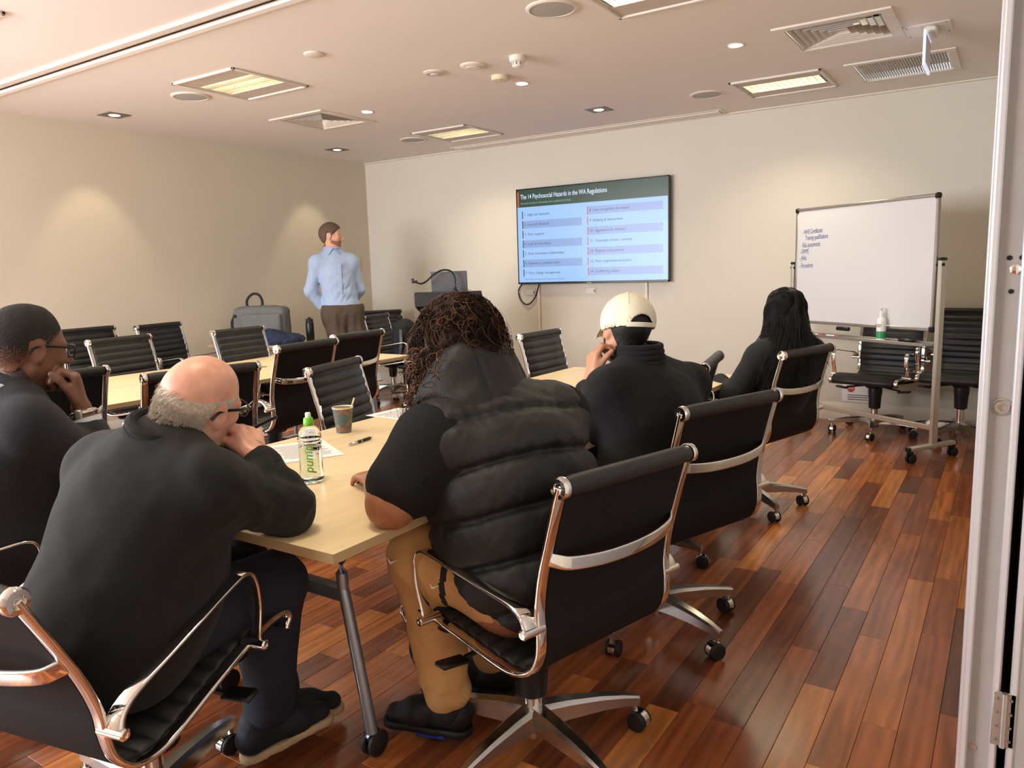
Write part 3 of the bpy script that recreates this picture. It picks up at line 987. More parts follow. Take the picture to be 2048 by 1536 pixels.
        if region is not None:
            me.polygons.foreach_set("material_index", region(pos[Q].mean(1)).astype(np.int32))
        me.update(calc_edges=True)
        me.validate()
        return me

A3 = lambda p: np.array(p, float)
def cone(a, b, ra, rb=None):
    """tapered capsule"""
    a, b = A3(a), A3(b)
    rb = ra if rb is None else rb
    d = b - a
    L2 = float(d @ d) + 1e-12
    r = max(ra, rb)
    def f(X, Y, Z):
        px_, py, pz = X - a[0], Y - a[1], Z - a[2]
        t = np.clip((px_ * d[0] + py * d[1] + pz * d[2]) / L2, 0, 1)
        return (np.sqrt((px_ - t * d[0]) ** 2 + (py - t * d[1]) ** 2 + (pz - t * d[2]) ** 2) - (ra + (rb - ra) * t)).astype(np.float32)
    return f, np.minimum(a, b) - r, np.maximum(a, b) + r
def ell(c, r, R=None):
    """ellipsoid; R: 3x3, columns are its axes"""
    c, r = A3(c), A3(r)
    R = np.eye(3) if R is None else np.array(R)
    def f(X, Y, Z):
        x, y, z = X - c[0], Y - c[1], Z - c[2]
        u = [(x * R[0, k] + y * R[1, k] + z * R[2, k]) for k in range(3)]
        k0 = np.sqrt(sum((u[k] / r[k]) ** 2 for k in range(3)))
        k1 = np.sqrt(sum((u[k] / r[k] ** 2) ** 2 for k in range(3))) + 1e-9
        return (k0 * (k0 - 1) / k1).astype(np.float32)
    e = np.sqrt(((R * r) ** 2).sum(1))
    return f, c - e, c + e
def rbox(c, hs, rad, R=None):
    c, hs = A3(c), A3(hs)
    R = np.eye(3) if R is None else np.array(R)
    def f(X, Y, Z):
        x, y, z = X - c[0], Y - c[1], Z - c[2]
        q = [np.abs(x * R[0, k] + y * R[1, k] + z * R[2, k]) - (hs[k] - rad) for k in range(3)]
        o = np.sqrt(sum(np.maximum(a, 0) ** 2 for a in q))
        return (o + np.minimum(np.maximum(np.maximum(q[0], q[1]), q[2]), 0) - rad).astype(np.float32)
    e = np.abs(R) @ hs
    return f, c - e, c + e
def grow(fn, k):
    f, lo, hi = fn
    return (lambda X, Y, Z: f(X, Y, Z) - k), lo - k, hi + k
def rotz(a):
    c, s = math.cos(a), math.sin(a)
    return np.array([[c, -s, 0], [s, c, 0], [0, 0, 1]])
def frame_from(fwd, up=(0, 0, 1)):
    f = A3(fwd); f /= np.linalg.norm(f)
    l = np.cross(A3(up), f); l /= np.linalg.norm(l)
    return np.stack([f, l, np.cross(f, l)], 1)
def fbm(x, y, z, s, seed=0.0):
    """cheap smooth noise for folds"""
    a = np.sin(x * s + 1.7 * np.sin(y * s * .7 + seed) + seed) * np.cos(z * s * 1.1 + 1.3 * np.sin(x * s * .6 + seed * 2))
    b_ = np.sin(y * s * 1.9 + 2.1 * np.sin(z * s * 1.1 + seed * 3)) * np.cos(x * s * 1.7 + seed)
    return .65 * a + .35 * b_
def field_for(prims, h, pad=.05, fine=()):
    lo = np.min([p[0][1] for p in prims], 0) - pad
    hi = np.max([p[0][2] for p in prims], 0) + pad
    return Field(lo, hi, h, fine)
def blob(name, mats, prims, h, root, parent, disp=None, region=None, cuts=(), fine=(), off=0.0, smooth_iter=1):
    F = field_for(prims, h, .05 + off, fine)
    for p in prims:
        F.add(*p)
    if off: F.d -= off
    if disp: F.displace(disp)
    for n, c in cuts: F.cut(n, c)
    return obj(name, F.mesh(name, mats, root, region, smooth_iter), parent)
# ------------------------------------------------------------------ wall screen with its slide
mat("slide_bg", (6, 6, 8), 0.25, emit=(164, 204, 255), emit_s=0.82)
mat("slide_row", (6, 6, 8), 0.25, emit=(152, 182, 236), emit_s=0.73)
mat("slide_row_warm", (6, 6, 8), 0.25, emit=(160, 182, 236), emit_s=0.73)
mat("slide_green", (6, 6, 8), 0.25, emit=(46, 72, 60), emit_s=0.77)
mat("slide_orange", (6, 6, 8), 0.25, emit=(224, 104, 80), emit_s=0.69)
mat("slide_dark", (6, 6, 8), 0.25, emit=(36, 56, 66), emit_s=0.69)
mat("slide_text", (6, 6, 8), 0.25, emit=(88, 112, 150), emit_s=0.69)
mat("slide_white", (6, 6, 8), 0.25, emit=(214, 232, 255), emit_s=0.86)
mat("slide_mint", (6, 6, 8), 0.25, emit=(150, 205, 180), emit_s=0.69)
TVX0, TVX1, TVZ0, TVZ1 = 2.162, 3.828, 1.198, 2.168
tv = thing("wall_screen", "large wall-mounted screen showing a slide with a green title band", "screen", ((TVX0 + TVX1) / 2, -0.045, TVZ0))
TW, TH = TVX1 - TVX0, TVZ1 - TVZ0
MB().box((0, 0, TH / 2), (TW, .05, TH), bev=.006).build("housing", "tv_black", tv)
MB().box((0, .033, TH / 2), (.6, .024, .5), bev=.004).build("wall_bracket", "plastic_black", tv)
bz = MB()
for c, d in (((0, TH - .006), (TW, .012)), ((0, .010), (TW, .02)), ((-TW / 2 + .006, TH / 2), (.012, TH)), ((TW / 2 - .006, TH / 2), (.012, TH))):
    bz.box((c[0], -.027, c[1]), (d[0], .006, d[1]), bev=.002)
bz.build("bezel", "tv_black", tv)
MB().box((0, -.031, .006), (.05, .004, .008)).build("logo_plate", "bracket_grey", tv)
SW, SH = TW - .024, TH - .032
SX, SZ = -SW / 2, .020
scr = MB().box((0, -.0262, SZ + SH / 2), (SW, .002, SH)).build("display", "slide_bg", tv)
def s_rect(name, u0, u1, v0, v1, m, lay=1):
    """u from left, v from top, both 0..1"""
    return MB().box((SX + SW * (u0 + u1) / 2, -.0272 - .0004 * lay, SZ + SH * (1 - (v0 + v1) / 2)), (SW * (u1 - u0), .0006, SH * (v1 - v0))).build(name, m, scr)
def s_text(txt, u, v, size, m, shear=0.0, bold=0.0, wid=None):
    me = text_mesh(txt, size, m, shear=shear, bold=bold)
    o = obj("slide_text", me, scr, (SX + SW * u, -.0290, SZ + SH * (1 - v)), (PI / 2, 0, 0))
    if wid:
        w = max(v_.co.x for v_ in me.vertices)
        o.scale = (wid * SW / w, 1, 1)
    return o
s_rect("title_band", 0, 1, 0, .185, "slide_green")
s_rect("accent_bar", 0.002, .012, .02, .185, "slide_orange", 2)
s_text("The 14 Psychosocial Hazards in the WA Regulations", .025, .098, .066, "slide_white", bold=.0007, wid=.60)
s_text("You need to be able to demonstrate you've considered all of these!", .025, .155, .034, "slide_mint", .25, wid=.36)
LEFT = ["1  High job demands", "2  Low job demands", "3  Poor support", "4  Lack of role clarity", "5  Poor workplace relationships", "6  Remote or isolated work", "7  Poor change management"]
RIGHT = ["8  Low recognition & reward", "9  Bullying & harassment", "10  Aggression & violence", "11  Traumatic events / content", "12  Physical environment", "13  Poor organisational justice", "14  Conflicting values"]
for i in range(7):
    v0 = .228 + i * .105
    s_rect("row_marker", .034, .040, v0, v0 + .082, "slide_dark", 2)
    s_rect("row_marker", .492, .498, v0, v0 + .082, "slide_orange", 2)
    if i % 2 == 1: s_rect("row_band", .040, .455, v0, v0 + .082, "slide_row")
    else: s_rect("row_band", .498, .972, v0, v0 + .082, "slide_row_warm")
    s_text(LEFT[i], .05, v0 + .052, .036, "slide_text", bold=.0003)
    s_text(RIGHT[i], .508, v0 + .052, .036, "slide_text", bold=.0003)
s_text("Work Health and Safety (General) Regulations 2022 (WA)", .04, .975, .020, "slide_text")

# cable, trunking and plates under the screen
tag(MB().tube(smooth_path([(2.17, -.02, 1.20), (2.125, -.02, 1.12), (2.16, -.02, 1.02), (2.24, -.02, .985), (2.33, -.02, 1.06), (2.385, -.02, 1.20)], 8), .007, 8).build("screen_cable", "plastic_black"),
    "black cable looping below the left corner of the wall screen", "cable")
for x, lab in ((2.372, "white cable trunking running down the wall under the screen's left corner"), (3.575, "white cable trunking running down the wall under the screen's right corner")):
    t = thing("cable_trunking", lab, "trunking", (x, -.001, .15))
    MB().box((0, -.008, .53), (.03, .016, 1.06), bev=.003).build("channel", "trim_white", t)
    MB().box((0, -.017, .53), (.018, .003, 1.06), bev=.001).build("lid", "fixture_white", t)
for x, z_, lab in ((2.27, 1.11, "small white wall plate beside the cable loop"), (2.98, 1.12, "small white wall plate under the middle of the screen")):
    t = thing("wall_plate", lab, "wall plate", (x, 0, z_))
    MB().box((0, -.004, 0), (.115, .008, .06), bev=.003).build("plate", "fixture_white", t)
    MB().box((.04, -.009, 0), (.02, .004, .03), bev=.001).build("socket", "bracket_grey", t)
t = thing("light_switch", "white wall switch panel on the side wall beside the presenter's shoulder", "switch", (0, -.22, 1.47))
MB().box((.005, 0, 0), (.010, .075, .155), bev=.003).build("plate", "fixture_white", t)
MB().box((.012, 0, -.015), (.005, .03, .02), bev=.002).build("button", "plastic_black", t)
MB().box((.012, 0, .035), (.005, .04, .03), bev=.002).build("rocker", "fixture_white", t)

# notice on the wall under the tray
t = thing("wall_notice", "white paper notice with a red stop sign low on the wall behind the chair", "notice", (5.47, -.003, .17))
mat("notice_red", (196, 62, 50), 0.6)
MB().box((0, -.0012, .10), (.24, .0022, .21)).build("sheet", "paper", t)
MB().prism([(.032 * math.cos(PI / 8 + k * PI / 4), .032 * math.sin(PI / 8 + k * PI / 4)) for k in range(8)], .001, Matrix.Translation((-.05, -.0025, .105)) @ Matrix.Rotation(PI / 2, 4, 'X')).build("stop_sign", "notice_red", t)
obj("lettering", text_mesh("STOP", .02, "paper", 'CENTER'), t, (-.05, -.0042, .098), (PI / 2, 0, 0))
mb = MB()
for k, w in enumerate((.17, .17, .16)):
    mb.box((.01 - (.17 - w) / 2, -.0026, .05 - k * .018), (w, .0006, .007))
mb.box((0, -.0026, .185), (.2, .0006, .02))
tag(mb.build("print_lines", "print_grey", t), kind="stuff")

# ------------------------------------------------------------------ whiteboard on wheels
WB_A = math.radians(-33.4)
wb = thing("whiteboard", "mobile whiteboard on a wheeled frame with blue handwriting", "whiteboard", (5.57, -.80, 0), WB_A)
bw, z0, z1 = 1.25, .862, 1.757
MB().box((0, .0, (z0 + z1) / 2), (bw - .02, .016, z1 - z0 - .02)).build("board", "white_board", wb)
for nm, c, d in (("frame_top", (0, 0, z1 - .012), (bw, .024, .024)), ("frame_bottom", (0, 0, z0 + .012), (bw, .024, .024)),
                 ("frame_side", (bw / 2 - .012, 0, (z0 + z1) / 2), (.024, .024, z1 - z0)), ("frame_side", (-bw / 2 + .012, 0, (z0 + z1) / 2), (.024, .024, z1 - z0))):
    MB().box(c, d, bev=.005).build(nm, "satin_alu", wb)
for sx in (-1, 1):
    for zz in (z0 + .015, z1 - .015):
        MB().box((sx * (bw / 2 - .014), -.002, zz), (.04, .034, .04), bev=.010).build("corner_cap", "plastic_black", wb)
    xp = sx * (bw / 2 + .028)
    MB().box((xp, .012, .70), (.032, .05, 1.26), bev=.005).build("post", "metal_light", wb)
    MB().box((xp, .012, 1.335), (.04, .058, .022), bev=.008).build("post_cap", "plastic_black", wb)
    MB().cyl((xp - sx * .03, .0, 1.30), (xp + sx * .02, .0, 1.30), .012, n=12).build("pivot_knob", "plastic_black", wb)
    ft_ = MB().box((xp, .0, .095), (.04, .44, .03), bev=.006).build("foot", "metal_light", wb)
    for sy in (-1, 1):
        MB().box((xp, sy * .22, .095), (.042, .02, .032), bev=.006).build("foot_cap", "plastic_black", ft_)
        c = MB()
        c.box((xp, sy * .20, .068), (.03, .05, .026), bev=.008)
        for s2 in (-1, 1):
            c.lathe([(.001, .006), (.028, .006), (.031, .010), (.031, .020), (.026, .024), (.001, .025)], (xp, sy * .20 + .01, .032), 18, axis=(s2, 0, 0))
        c.build("caster", "rubber_black", ft_)
MB().box((0, .012, .215), (bw + .03, .022, .036), bev=.004).build("cross_bar", "metal_light", wb)
tr = MB()
tr.box((0, -.055, .772), (bw + .02, .10, .006), bev=.002); tr.box((0, -.103, .780), (bw + .02, .005, .022), bev=.002); tr.box((0, -.008, .782), (bw + .02, .005, .026), bev=.002)
tr.build("pen_tray", "satin_alu", wb)
MB().box((-.10, -.03, .842), (.12, .03, .03), bev=.008).build("board_catch", "plastic_black", wb)
WR = [("- WHS Certificates", -.555, 1.555), (" Training qualifications", -.53, 1.51), ("Risk assessments", -.55, 1.455), ("- SWMS", -.575, 1.405), ("- JHAs", -.575, 1.355), ("- Procedures", -.575, 1.295)]
rw = random.Random(3)
for s_, x, zz in WR:
    o = obj("handwriting", text_mesh(s_, .054, "marker_blue", shear=.2, space=.95), wb, (x, -.0088, zz), (PI / 2, rw.uniform(-.05, -.02), 0))
    o.scale = (.52, .95, 1)
def on_tray(x): 
    p = wb.matrix_basis @ Vector((x, -.055, .7755))
    return p
# spray bottle, markers, eraser on the tray
mat("spray_white", (236, 236, 232), 0.35, noise_amt=0.02)
mat("spray_green", (60, 150, 96), 0.35, noise_amt=0.05)
mat("print_black", (32, 34, 40), 0.6)
p = on_tray(.26)
t = thing("spray_bottle", "white and green whiteboard cleaner spray bottle standing on the tray", "bottle", p, WB_A)
MB().lathe([(.028, 0), (.031, .004), (.031, .03)], n=28).build("body_base", "spray_white", t)
MB().lathe([(.0312, .022), (.0314, .05), (.0314, .072)], n=28).build("green_band", "spray_green", t)
MB().lathe([(.031, .03), (.031, .135), (.028, .155), (.016, .168), (.013, .172), (.013, .182)], n=28).build("body", "spray_white", t)
MB().lathe([(.015, .180), (.015, .2), (.011, .203), (.008, .215), (.008, .222)], n=20).build("collar", "spray_white", t)
MB().box((0, -.008, .228), (.016, .034, .014), bev=.005).build("nozzle", "spray_white", t)
for s_, zz, sz in (("WHITEBOARD", .115, .0095), ("CLEANER", .103, .0095)):
    obj("label_text", text_mesh(s_, sz, "print_black", 'CENTER', bold=.0002), t, (0, -.0322, zz), (PI / 2, 0, 0))
mat("marker_red", (200, 50, 45), 0.4)
for x, lab in ((-.36, "red-capped whiteboard marker on the tray, left one"), (-.20, "red-capped whiteboard marker on the tray, right one")):
    p = on_tray(x)
    t = thing("marker_pen", lab, "marker", p + Vector((0, 0, .008)), WB_A + .08, "markers on the tray")
    MB().cyl((-.04, 0, 0), (.05, 0, 0), .0085, n=14).build("barrel", "paper", t)
    MB().lathe([(.0092, .045), (.0092, .07), (.006, .078), (.001, .078)], n=14, axis=(1, 0, 0)).build("cap", "marker_red", t)
    MB().lathe([(.0088, .03), (.0088, .042), (.004, .045)], n=14, axis=(-1, 0, 0)).build("end_plug", "marker_red", t)
p = on_tray(.47)
t = thing("board_eraser", "black oval whiteboard eraser on the tray near the right post", "eraser", p, WB_A)
MB().box((0, 0, .006), (.13, .05, .012), bev=.003).build("felt", "bracket_grey", t)
MB().box((0, 0, .022), (.125, .046, .022), bev=.010).build("grip", "plastic_black", t)

# ------------------------------------------------------------------ lectern with laptop and microphone
t = thing("lectern", "black lectern with sloping top near the room corner", "lectern", (2.17, -1.25, 0), math.radians(32))
mat("lectern_black", (26, 26, 29), 0.45, noise_amt=0.1)
MB().box((0, 0, .53), (.46, .38, .98), bev=.006).build("body", "lectern_black", t)
MB().box((0, 0, .025), (.56, .5, .05), bev=.006).build("plinth", "lectern_black", t)
fr_p = MB().box((0, -.195, .55), (.40, .012, .86), bev=.004).build("front_panel", "lectern_black", t)
Rt = Euler((math.radians(-14), 0, 0)).to_matrix()
MB().box((0, 0, 1.085), (.60, .48, .05), rot=Rt, bev=.012).build("sloping_top", "lectern_black", t)
MB().box((0, -.245, 1.11), (.60, .02, .13), bev=.006).build("front_lip", "lectern_black", t)
for sx in (-1, 1):
    MB().prism([(-.24, 1.04), (.22, .94), (.22, 1.03), (-.24, 1.17)], .014, Matrix(((0, 0, 1, sx * .29 - .007), (1, 0, 0, 0), (0, 1, 0, 0), (0, 0, 0, 1)))).build("side_lip", "lectern_black", t)
L0 = t.matrix_basis.copy()
mat("laptop_grey", (116, 118, 122), 0.4, 0.4, noise_amt=0.03)
lp = thing("laptop", "open grey laptop on the lectern, lid towards us", "laptop", L0 @ Vector((.0, -.02, 1.117)), math.radians(32))
MB().box((0, .06, .010), (.33, .23, .016), rot=Rt, bev=.004).build("keyboard_base", "laptop_grey", lp)
MB().box((0, -.075, .135), (.33, .010, .21), rot=Euler((math.radians(12), 0, 0)).to_matrix(), bev=.004).build("lid", "laptop_grey", lp)
mc = thing("gooseneck_microphone", "black gooseneck microphone bending out over the lectern's left side", "microphone", L0 @ Vector((.06, -.19, 1.162)), math.radians(32))
MB().lathe([(.026, 0), (.026, .02), (.016, .03), (.012, .05)], n=16).build("mount", "plastic_black", mc)
MB().tube(smooth_path([(0, 0, .03), (0, 0, .13), (-.03, 0, .19), (-.10, -.01, .205), (-.18, -.02, .17), (-.25, -.03, .11), (-.30, -.04, .09), (-.335, -.04, .10)], 6), .008, 8).build("gooseneck", "plastic_black", mc)
MB().box((-.355, -.045, .108), (.05, .02, .025), bev=.006).build("capsule", "plastic_black", mc)
MB().box((-.37, -.045, .13), (.02, .05, .014), bev=.004).build("clip", "plastic_black", mc)

# ------------------------------------------------------------------ parked folding door panels at the right
dp = thing("folding_door_panel", "tall grey aluminium folding door panel edge at the right side of the photo", "door panel", (6.50, -5.38, 0))
Hd = 2.60
MB().box((.0025, .44, Hd / 2 + .01), (.049, .86, Hd - .02)).build("leaf_core", "panel_grey", dp)
MB().box((-.0255, .40, Hd / 2 + .01), (.010, .82, Hd - .02), bev=.002).build("edge_strip", "panel_edge", dp)
MB().box((-.0205, -.004, Hd / 2 + .01), (.012, .02, Hd - .02), bev=.003).build("edge_strip", "panel_edge", dp)
MB().box((.0235, -.002, Hd / 2 + .01), (.012, .02, Hd - .02), bev=.003).build("edge_strip", "panel_edge", dp)
MB().box((.0015, .006, Hd / 2 + .01), (.034, .008, Hd - .02)).build("channel_face", "panel_grey", dp)
lk = MB().lathe([(.0125, 0), (.0125, .006), (.010, .009), (.006, .009), (.0055, .002), (.001, .002)], (.004, .003, 1.095), 20, axis=(0, -1, 0)).build("lock_cylinder", "chrome", dp)
MB().lathe([(.016, .0), (.015, .0025), (.012, .003)], (.004, .003, 1.095), 24, axis=(0, -1, 0)).build("lock_rose", "satin_alu", dp)
MB().lathe([(.009, 0), (.009, .004), (.006, .006), (.001, .006)], (.010, .003, 1.322), 6, axis=(0, -1, 0)).build("bolt_head", "chrome", dp)
for hx, hz in ((.001, 1.340), (.018, 1.340), (.006, 1.286)):
    MB().cyl((hx, .003, hz), (hx, .0008, hz), .004, n=12).build("screw_hole", "dark_void", dp)
MB().lathe([(.007, 0), (.006, .003), (.001, .0035)], (-.006, .003, .475), 14, axis=(0, -1, 0)).build("screw", "satin_alu", dp)
dp2 = thing("folding_door_panel", "second grey aluminium door panel hinged beside the first, cut by the right border", "door panel", (6.582, -5.38, 0))
MB().box((.0, .43, Hd / 2 + .01), (.078, .88, Hd - .02), bev=.003).build("leaf_core", "panel_grey", dp2)
MB().box((-.033, -.004, Hd / 2 + .01), (.012, .02, Hd - .02), bev=.003).build("edge_strip", "panel_edge", dp2)
MB().box((.0, .0, Hd / 2 + .01), (.05, .01, Hd - .02), bev=.002).build("channel_face", "panel_edge", dp2)
MB().box((.072, .44, Hd / 2 + .01), (.062, .86, Hd - .02), bev=.003).build("leaf_core", "panel_grey", dp2)
hg = thing("door_hinge", "steel butt hinge joining the two door panels near the bottom right", "hinge", (6.5365, -5.394, .50))
MB().cyl((0, -.002, 0), (0, -.002, .10), .005, n=12).build("knuckle", "satin_alu", hg)
for sx in (-1, 1):
    MB().box((sx * .0095, .0015, .05), (.015, .003, .10), bev=.001).build("hinge_leaf", "satin_alu", hg)
    for zz in (.012, .037, .062, .088):
        MB().lathe([(.0028, .0), (.0024, .0015), (.001, .002)], (sx * .010, .0, zz), 10, axis=(0, -1, 0)).build("screw", "bracket_grey", hg)

# ------------------------------------------------------------------ things on the front table
ZT = .7285
mat("bottle_clear", (238, 246, 244), 0.02, trans=1.0, ior=1.25, spec=0.4)
mat("water", (240, 248, 250), 0.0, trans=1.0, ior=1.33)
mat("cap_green", (112, 190, 50), 0.35, noise_amt=0.03)
mat("cap_white", (226, 236, 210), 0.3)
mat("label_green", (120, 180, 60), 0.5)
bt = thing("water_bottle", "clear plastic water bottle with a green sport cap on the front table", "bottle", (4.763, -5.328, ZT))
BP = [(.020, .0), (.027, .002), (.0305, .008), (.0305, .03), (.029, .038), (.0285, .085), (.0290, .118), (.0305, .125), (.029, .129), (.0305, .134), (.029, .138), (.0300, .143), (.027, .156), (.019, .168), (.0125, .174), (.0125, .182)]
MB().lathe([(r * 1.18, h) for r, h in BP], n=36).build("bottle_body", "bottle_clear", bt)
MB().lathe([(r * 1.17, h) for r, h in ((.019, .004), (.0295, .010), (.0293, .03), (.0278, .038), (.0273, .085), (.0278, .112), (.001, .112))], n=36).build("water_fill", "water", bt)
MB().lathe([(.014, .174), (.0155, .176), (.0155, .186), (.0145, .188), (.0145, .194), (.012, .198), (.008, .199)], n=28).build("cap", "cap_green", bt)
MB().lathe([(.008, .198), (.0085, .203), (.0085, .210), (.007, .213), (.001, .213)], n=20).build("sport_spout", "cap_white", bt)
def wrap_text(txt, size, m, radius, z, ang, parent, name="label_text", vertical=True, **kw):
    me = text_mesh(txt, size, m, **kw)
    for v_ in me.vertices:
        x, y = v_.co.x, v_.co.y
        u, h = (y, x) if vertical else (x, y)
        u = -u if vertical else u
        a = ang + u / radius
        v_.co = (radius * math.sin(a), -radius * math.cos(a), z + h)
    return obj(name, me, parent)
A0 = math.atan2(6.5063 - 4.763, 1.535)      # towards the viewer
wrap_text("pump", .038, "label_green", .0349, .034, A0 + .15, bt, bold=.0008, shear=.2)
wrap_text("PURE WATER", .0075, "label_green", .0349, .04, A0 + .75, bt)
mat("cup_teal", (84, 104, 104), 0.6)
cupm = bpy.data.materials.new("cup_print"); cupm.use_nodes = True
nt = cupm.node_tree; bb = nt.nodes["Principled BSDF"]; bb.inputs["Roughness"].default_value = .6
tc = nt.nodes.new("ShaderNodeTexCoord"); vo = nt.nodes.new("ShaderNodeTexNoise"); vo.inputs["Scale"].default_value = 55; vo.inputs["Detail"].default_value = 2
rp = nt.nodes.new("ShaderNodeValToRGB"); rp.color_ramp.interpolation = 'CONSTANT'
rp.color_ramp.elements[0].color = lin((78, 98, 100)); e = rp.color_ramp.elements[1]; e.position = .52; e.color = lin((150, 92, 62))
e2 = rp.color_ramp.elements.new(.64); e2.color = lin((110, 122, 116))
nt.links.new(tc.outputs["Object"], vo.inputs["Vector"]); nt.links.new(vo.outputs["Fac"], rp.inputs[0]); nt.links.new(rp.outputs[0], bb.inputs["Base Color"])
MATS["cup_print"] = cupm
cp = thing("paper_cup", "patterned teal and brown paper coffee cup on the front table", "cup", (4.314, -4.754, ZT))
MB().lathe([(.029, 0), (.029, .002), (.0405, .098)], n=36).build("cup_wall", "cup_print", cp)
mat("cup_cream", (222, 206, 168), 0.6, noise_amt=0.03)
MB().lathe([(.0405, .096), (.0425, .099), (.0415, .102), (.0395, .100), (.0285, .004), (.001, .004)], n=36).build("rim_and_inside", "cup_cream", cp)
tag(MB().cyl((4.325, -4.745, ZT + .04), (4.352, -4.725, ZT + .135), .0032, n=8).build("stir_stick", "cup_cream"), "pale wooden stirrer standing in the paper cup", "stirrer")
pen = thing("pen", "black and silver ballpoint pen lying on the front table", "pen", (4.515, -4.868, ZT + .006), math.radians(95))
MB().lathe([(.002, -.068), (.005, -.058), (.0055, -.02)], n=14, axis=(1, 0, 0)).build("tip_section", "chrome", pen)
MB().lathe([(.0055, -.02), (.0058, .0), (.0056, .055), (.003, .06)], n=14, axis=(1, 0, 0)).build("barrel", "plastic_black", pen)
MB().lathe([(.0061, .0), (.0061, .006)], n=14, axis=(1, 0, 0)).build("ring", "chrome", pen)
MB().cyl((.06, 0, 0), (.07, 0, 0), .0025, n=10).build("clicker", "chrome", pen)
MB().box((.035, 0, .0065), (.04, .003, .0015)).build("clip", "chrome", pen)
def sheet(x, y, a, lab, w=.21, l=.297, z_=ZT):
    s_ = thing("paper_sheet", lab, "paper", (x, y, z_), math.radians(a), "printed sheets on the tables")
    MB().box((0, 0, .0008), (w, l, .0008)).build("sheet", "paper", s_)
    mb_ = MB()
    for k in range(16):
        mb_.box((-.005 * (k % 3), l * .36 - k * l * .047, .0013), (w * (.78 - .1 * (k % 4 == 3)), .004, .0002))
    tag(mb_.build("print_lines", "print_grey", s_), kind="stuff")
    return s_
sheet(4.42, -5.055, 62, "printed sheet on the front table behind the water bottle")
sheet(4.30, -4.36, 88, "printed sheet on the front table beside the puffer vest's shoulder")
mat("card_pink", (205, 130, 205), 0.5)
tag(MB().box((4.36, -5.26, ZT + .004), (.06, .09, .006), bev=.001).build("note_pad", "card_pink"), "small pink-purple pad half hidden by the bald man's sleeve", "notepad")

# ------------------------------------------------------------------ bags, jacket, flask by the side wall
bgp = thing("backpack", "grey boxy backpack standing on the side table against the wall", "backpack", (.46, -2.02, ZT + .002), math.radians(34))
R_ = (.50, -1.95, ZT)
def lb(name, m, prims, h=.008, parent=None, root=(0, 0, 0), **kw):
    return blob(name, m, prims, h, root, parent, **kw)
lb("main_body", "bag_grey", [(rbox((0, 0, .165), (.25, .12, .165), .045), .01), (ell((0, -.02, .31), (.23, .09, .04)), .05)], .009, bgp, disp=lambda x, y, z: .004 * fbm(x, y, z, 28))
lb("front_pocket", "bag_grey", [(rbox((.03, -.125, .15), (.19, .035, .13), .03), .01)], .009, bgp, disp=lambda x, y, z: .003 * fbm(x, y, z, 30, 2))
MB().tube(smooth_path([(-.2, -.105, .05), (-.2, -.108, .24), (-.14, -.112, .29), (.15, -.112, .29), (.21, -.108, .24), (.21, -.105, .05)], 6), .006, 6).build("zip", "bag_dark", bgp)
MB().sweep(smooth_path([(-.14, .03, .31), (-.145, .035, .40), (-.09, .035, .46), (-.03, .035, .455), (.0, .035, .40), (.0, .03, .33)], 6), rrect(.025, .012, .005), up=(0, 1, 0)).build("handle", "bag_dark", bgp)
MB().sweep(smooth_path([(-.24, .02, .28), (-.28, -.03, .2), (-.27, -.04, .06)], 6), rrect(.03, .01, .004), up=(0, 1, 0)).build("strap", "bag_dark", bgp)
MB().lathe([(.018, 0), (.018, .006), (.001, .008)], (-.22, -.12, .26), 16, axis=(0, -1, 0)).build("logo_button", "bag_dark", bgp)
j = lb("folded_jacket", "jacket_navy", [(ell((0, 0, .035), (.20, .12, .06)), .03), (ell((-.07, -.01, .08), (.12, .10, .06)), .04), (ell((.12, .02, .04), (.12, .08, .05)), .04), (ell((-.02, -.06, .05), (.12, .05, .05)), .03)], .007,
        None, disp=lambda x, y, z: .009 * fbm(x, y, z, 46, 1) + .004 * fbm(x, y, z, 95, 3), cuts=[((0, 0, -1), 0.0)])
j.location = (.82, -2.14, ZT + .004); j.rotation_euler = (0, 0, math.radians(34))
tag(j, "crumpled navy jacket lying on the side table in front of the grey backpack", "jacket")
t = thing("drink_flask", "tall black drink flask standing on the side table beside the presenter", "flask", (.87, -1.80, ZT))
MB().lathe([(.036, 0), (.038, .004), (.038, .17), (.034, .185), (.03, .188)], n=28).build("flask_body", "plastic_black", t)
MB().lathe([(.033, .186), (.034, .19), (.034, .21), (.028, .215)], n=28).build("lid", "rubber_black", t)
MB().box((0, 0, .222), (.03, .016, .016), bev=.004).build("spout", "rubber_black", t)
s_ = sheet(.62, -1.86, 20, "white papers on the side table behind the presenter's hip", .21, .297)
bb_ = thing("backpack", "black backpack propped on the chair beside the presenter", "backpack", (1.33, -.97, .452), math.radians(20))
lb("main_body", "bag_dark", [(rbox((0, 0, .21), (.09, .15, .20), .06), .01), (ell((.01, 0, .36), (.08, .12, .08)), .04)], .009, bb_, disp=lambda x, y, z: .005 * fbm(x, y, z, 26, 4))
lb("front_pocket", "bag_dark", [(rbox((.095, 0, .14), (.035, .11, .12), .03), .01)], .009, bb_, disp=lambda x, y, z: .003 * fbm(x, y, z, 30, 5))
MB().tube(smooth_path([(-.03, -.04, .41), (-.03, -.04, .46), (-.03, .04, .46), (-.03, .04, .41)], 5), .009, 7).build("handle", "plastic_black", bb_)
MB().sweep(smooth_path([(.02, -.14, .36), (.03, -.17, .2), (.0, -.16, .04)], 5), rrect(.04, .012, .005), up=(0, 1, 0)).build("strap", "plastic_black", bb_)
MB().lathe([(.012, 0), (.011, .003), (.001, .004)], (.128, .02, .2), 12, axis=(1, 0, 0)).build("badge", "cap_green", bb_)
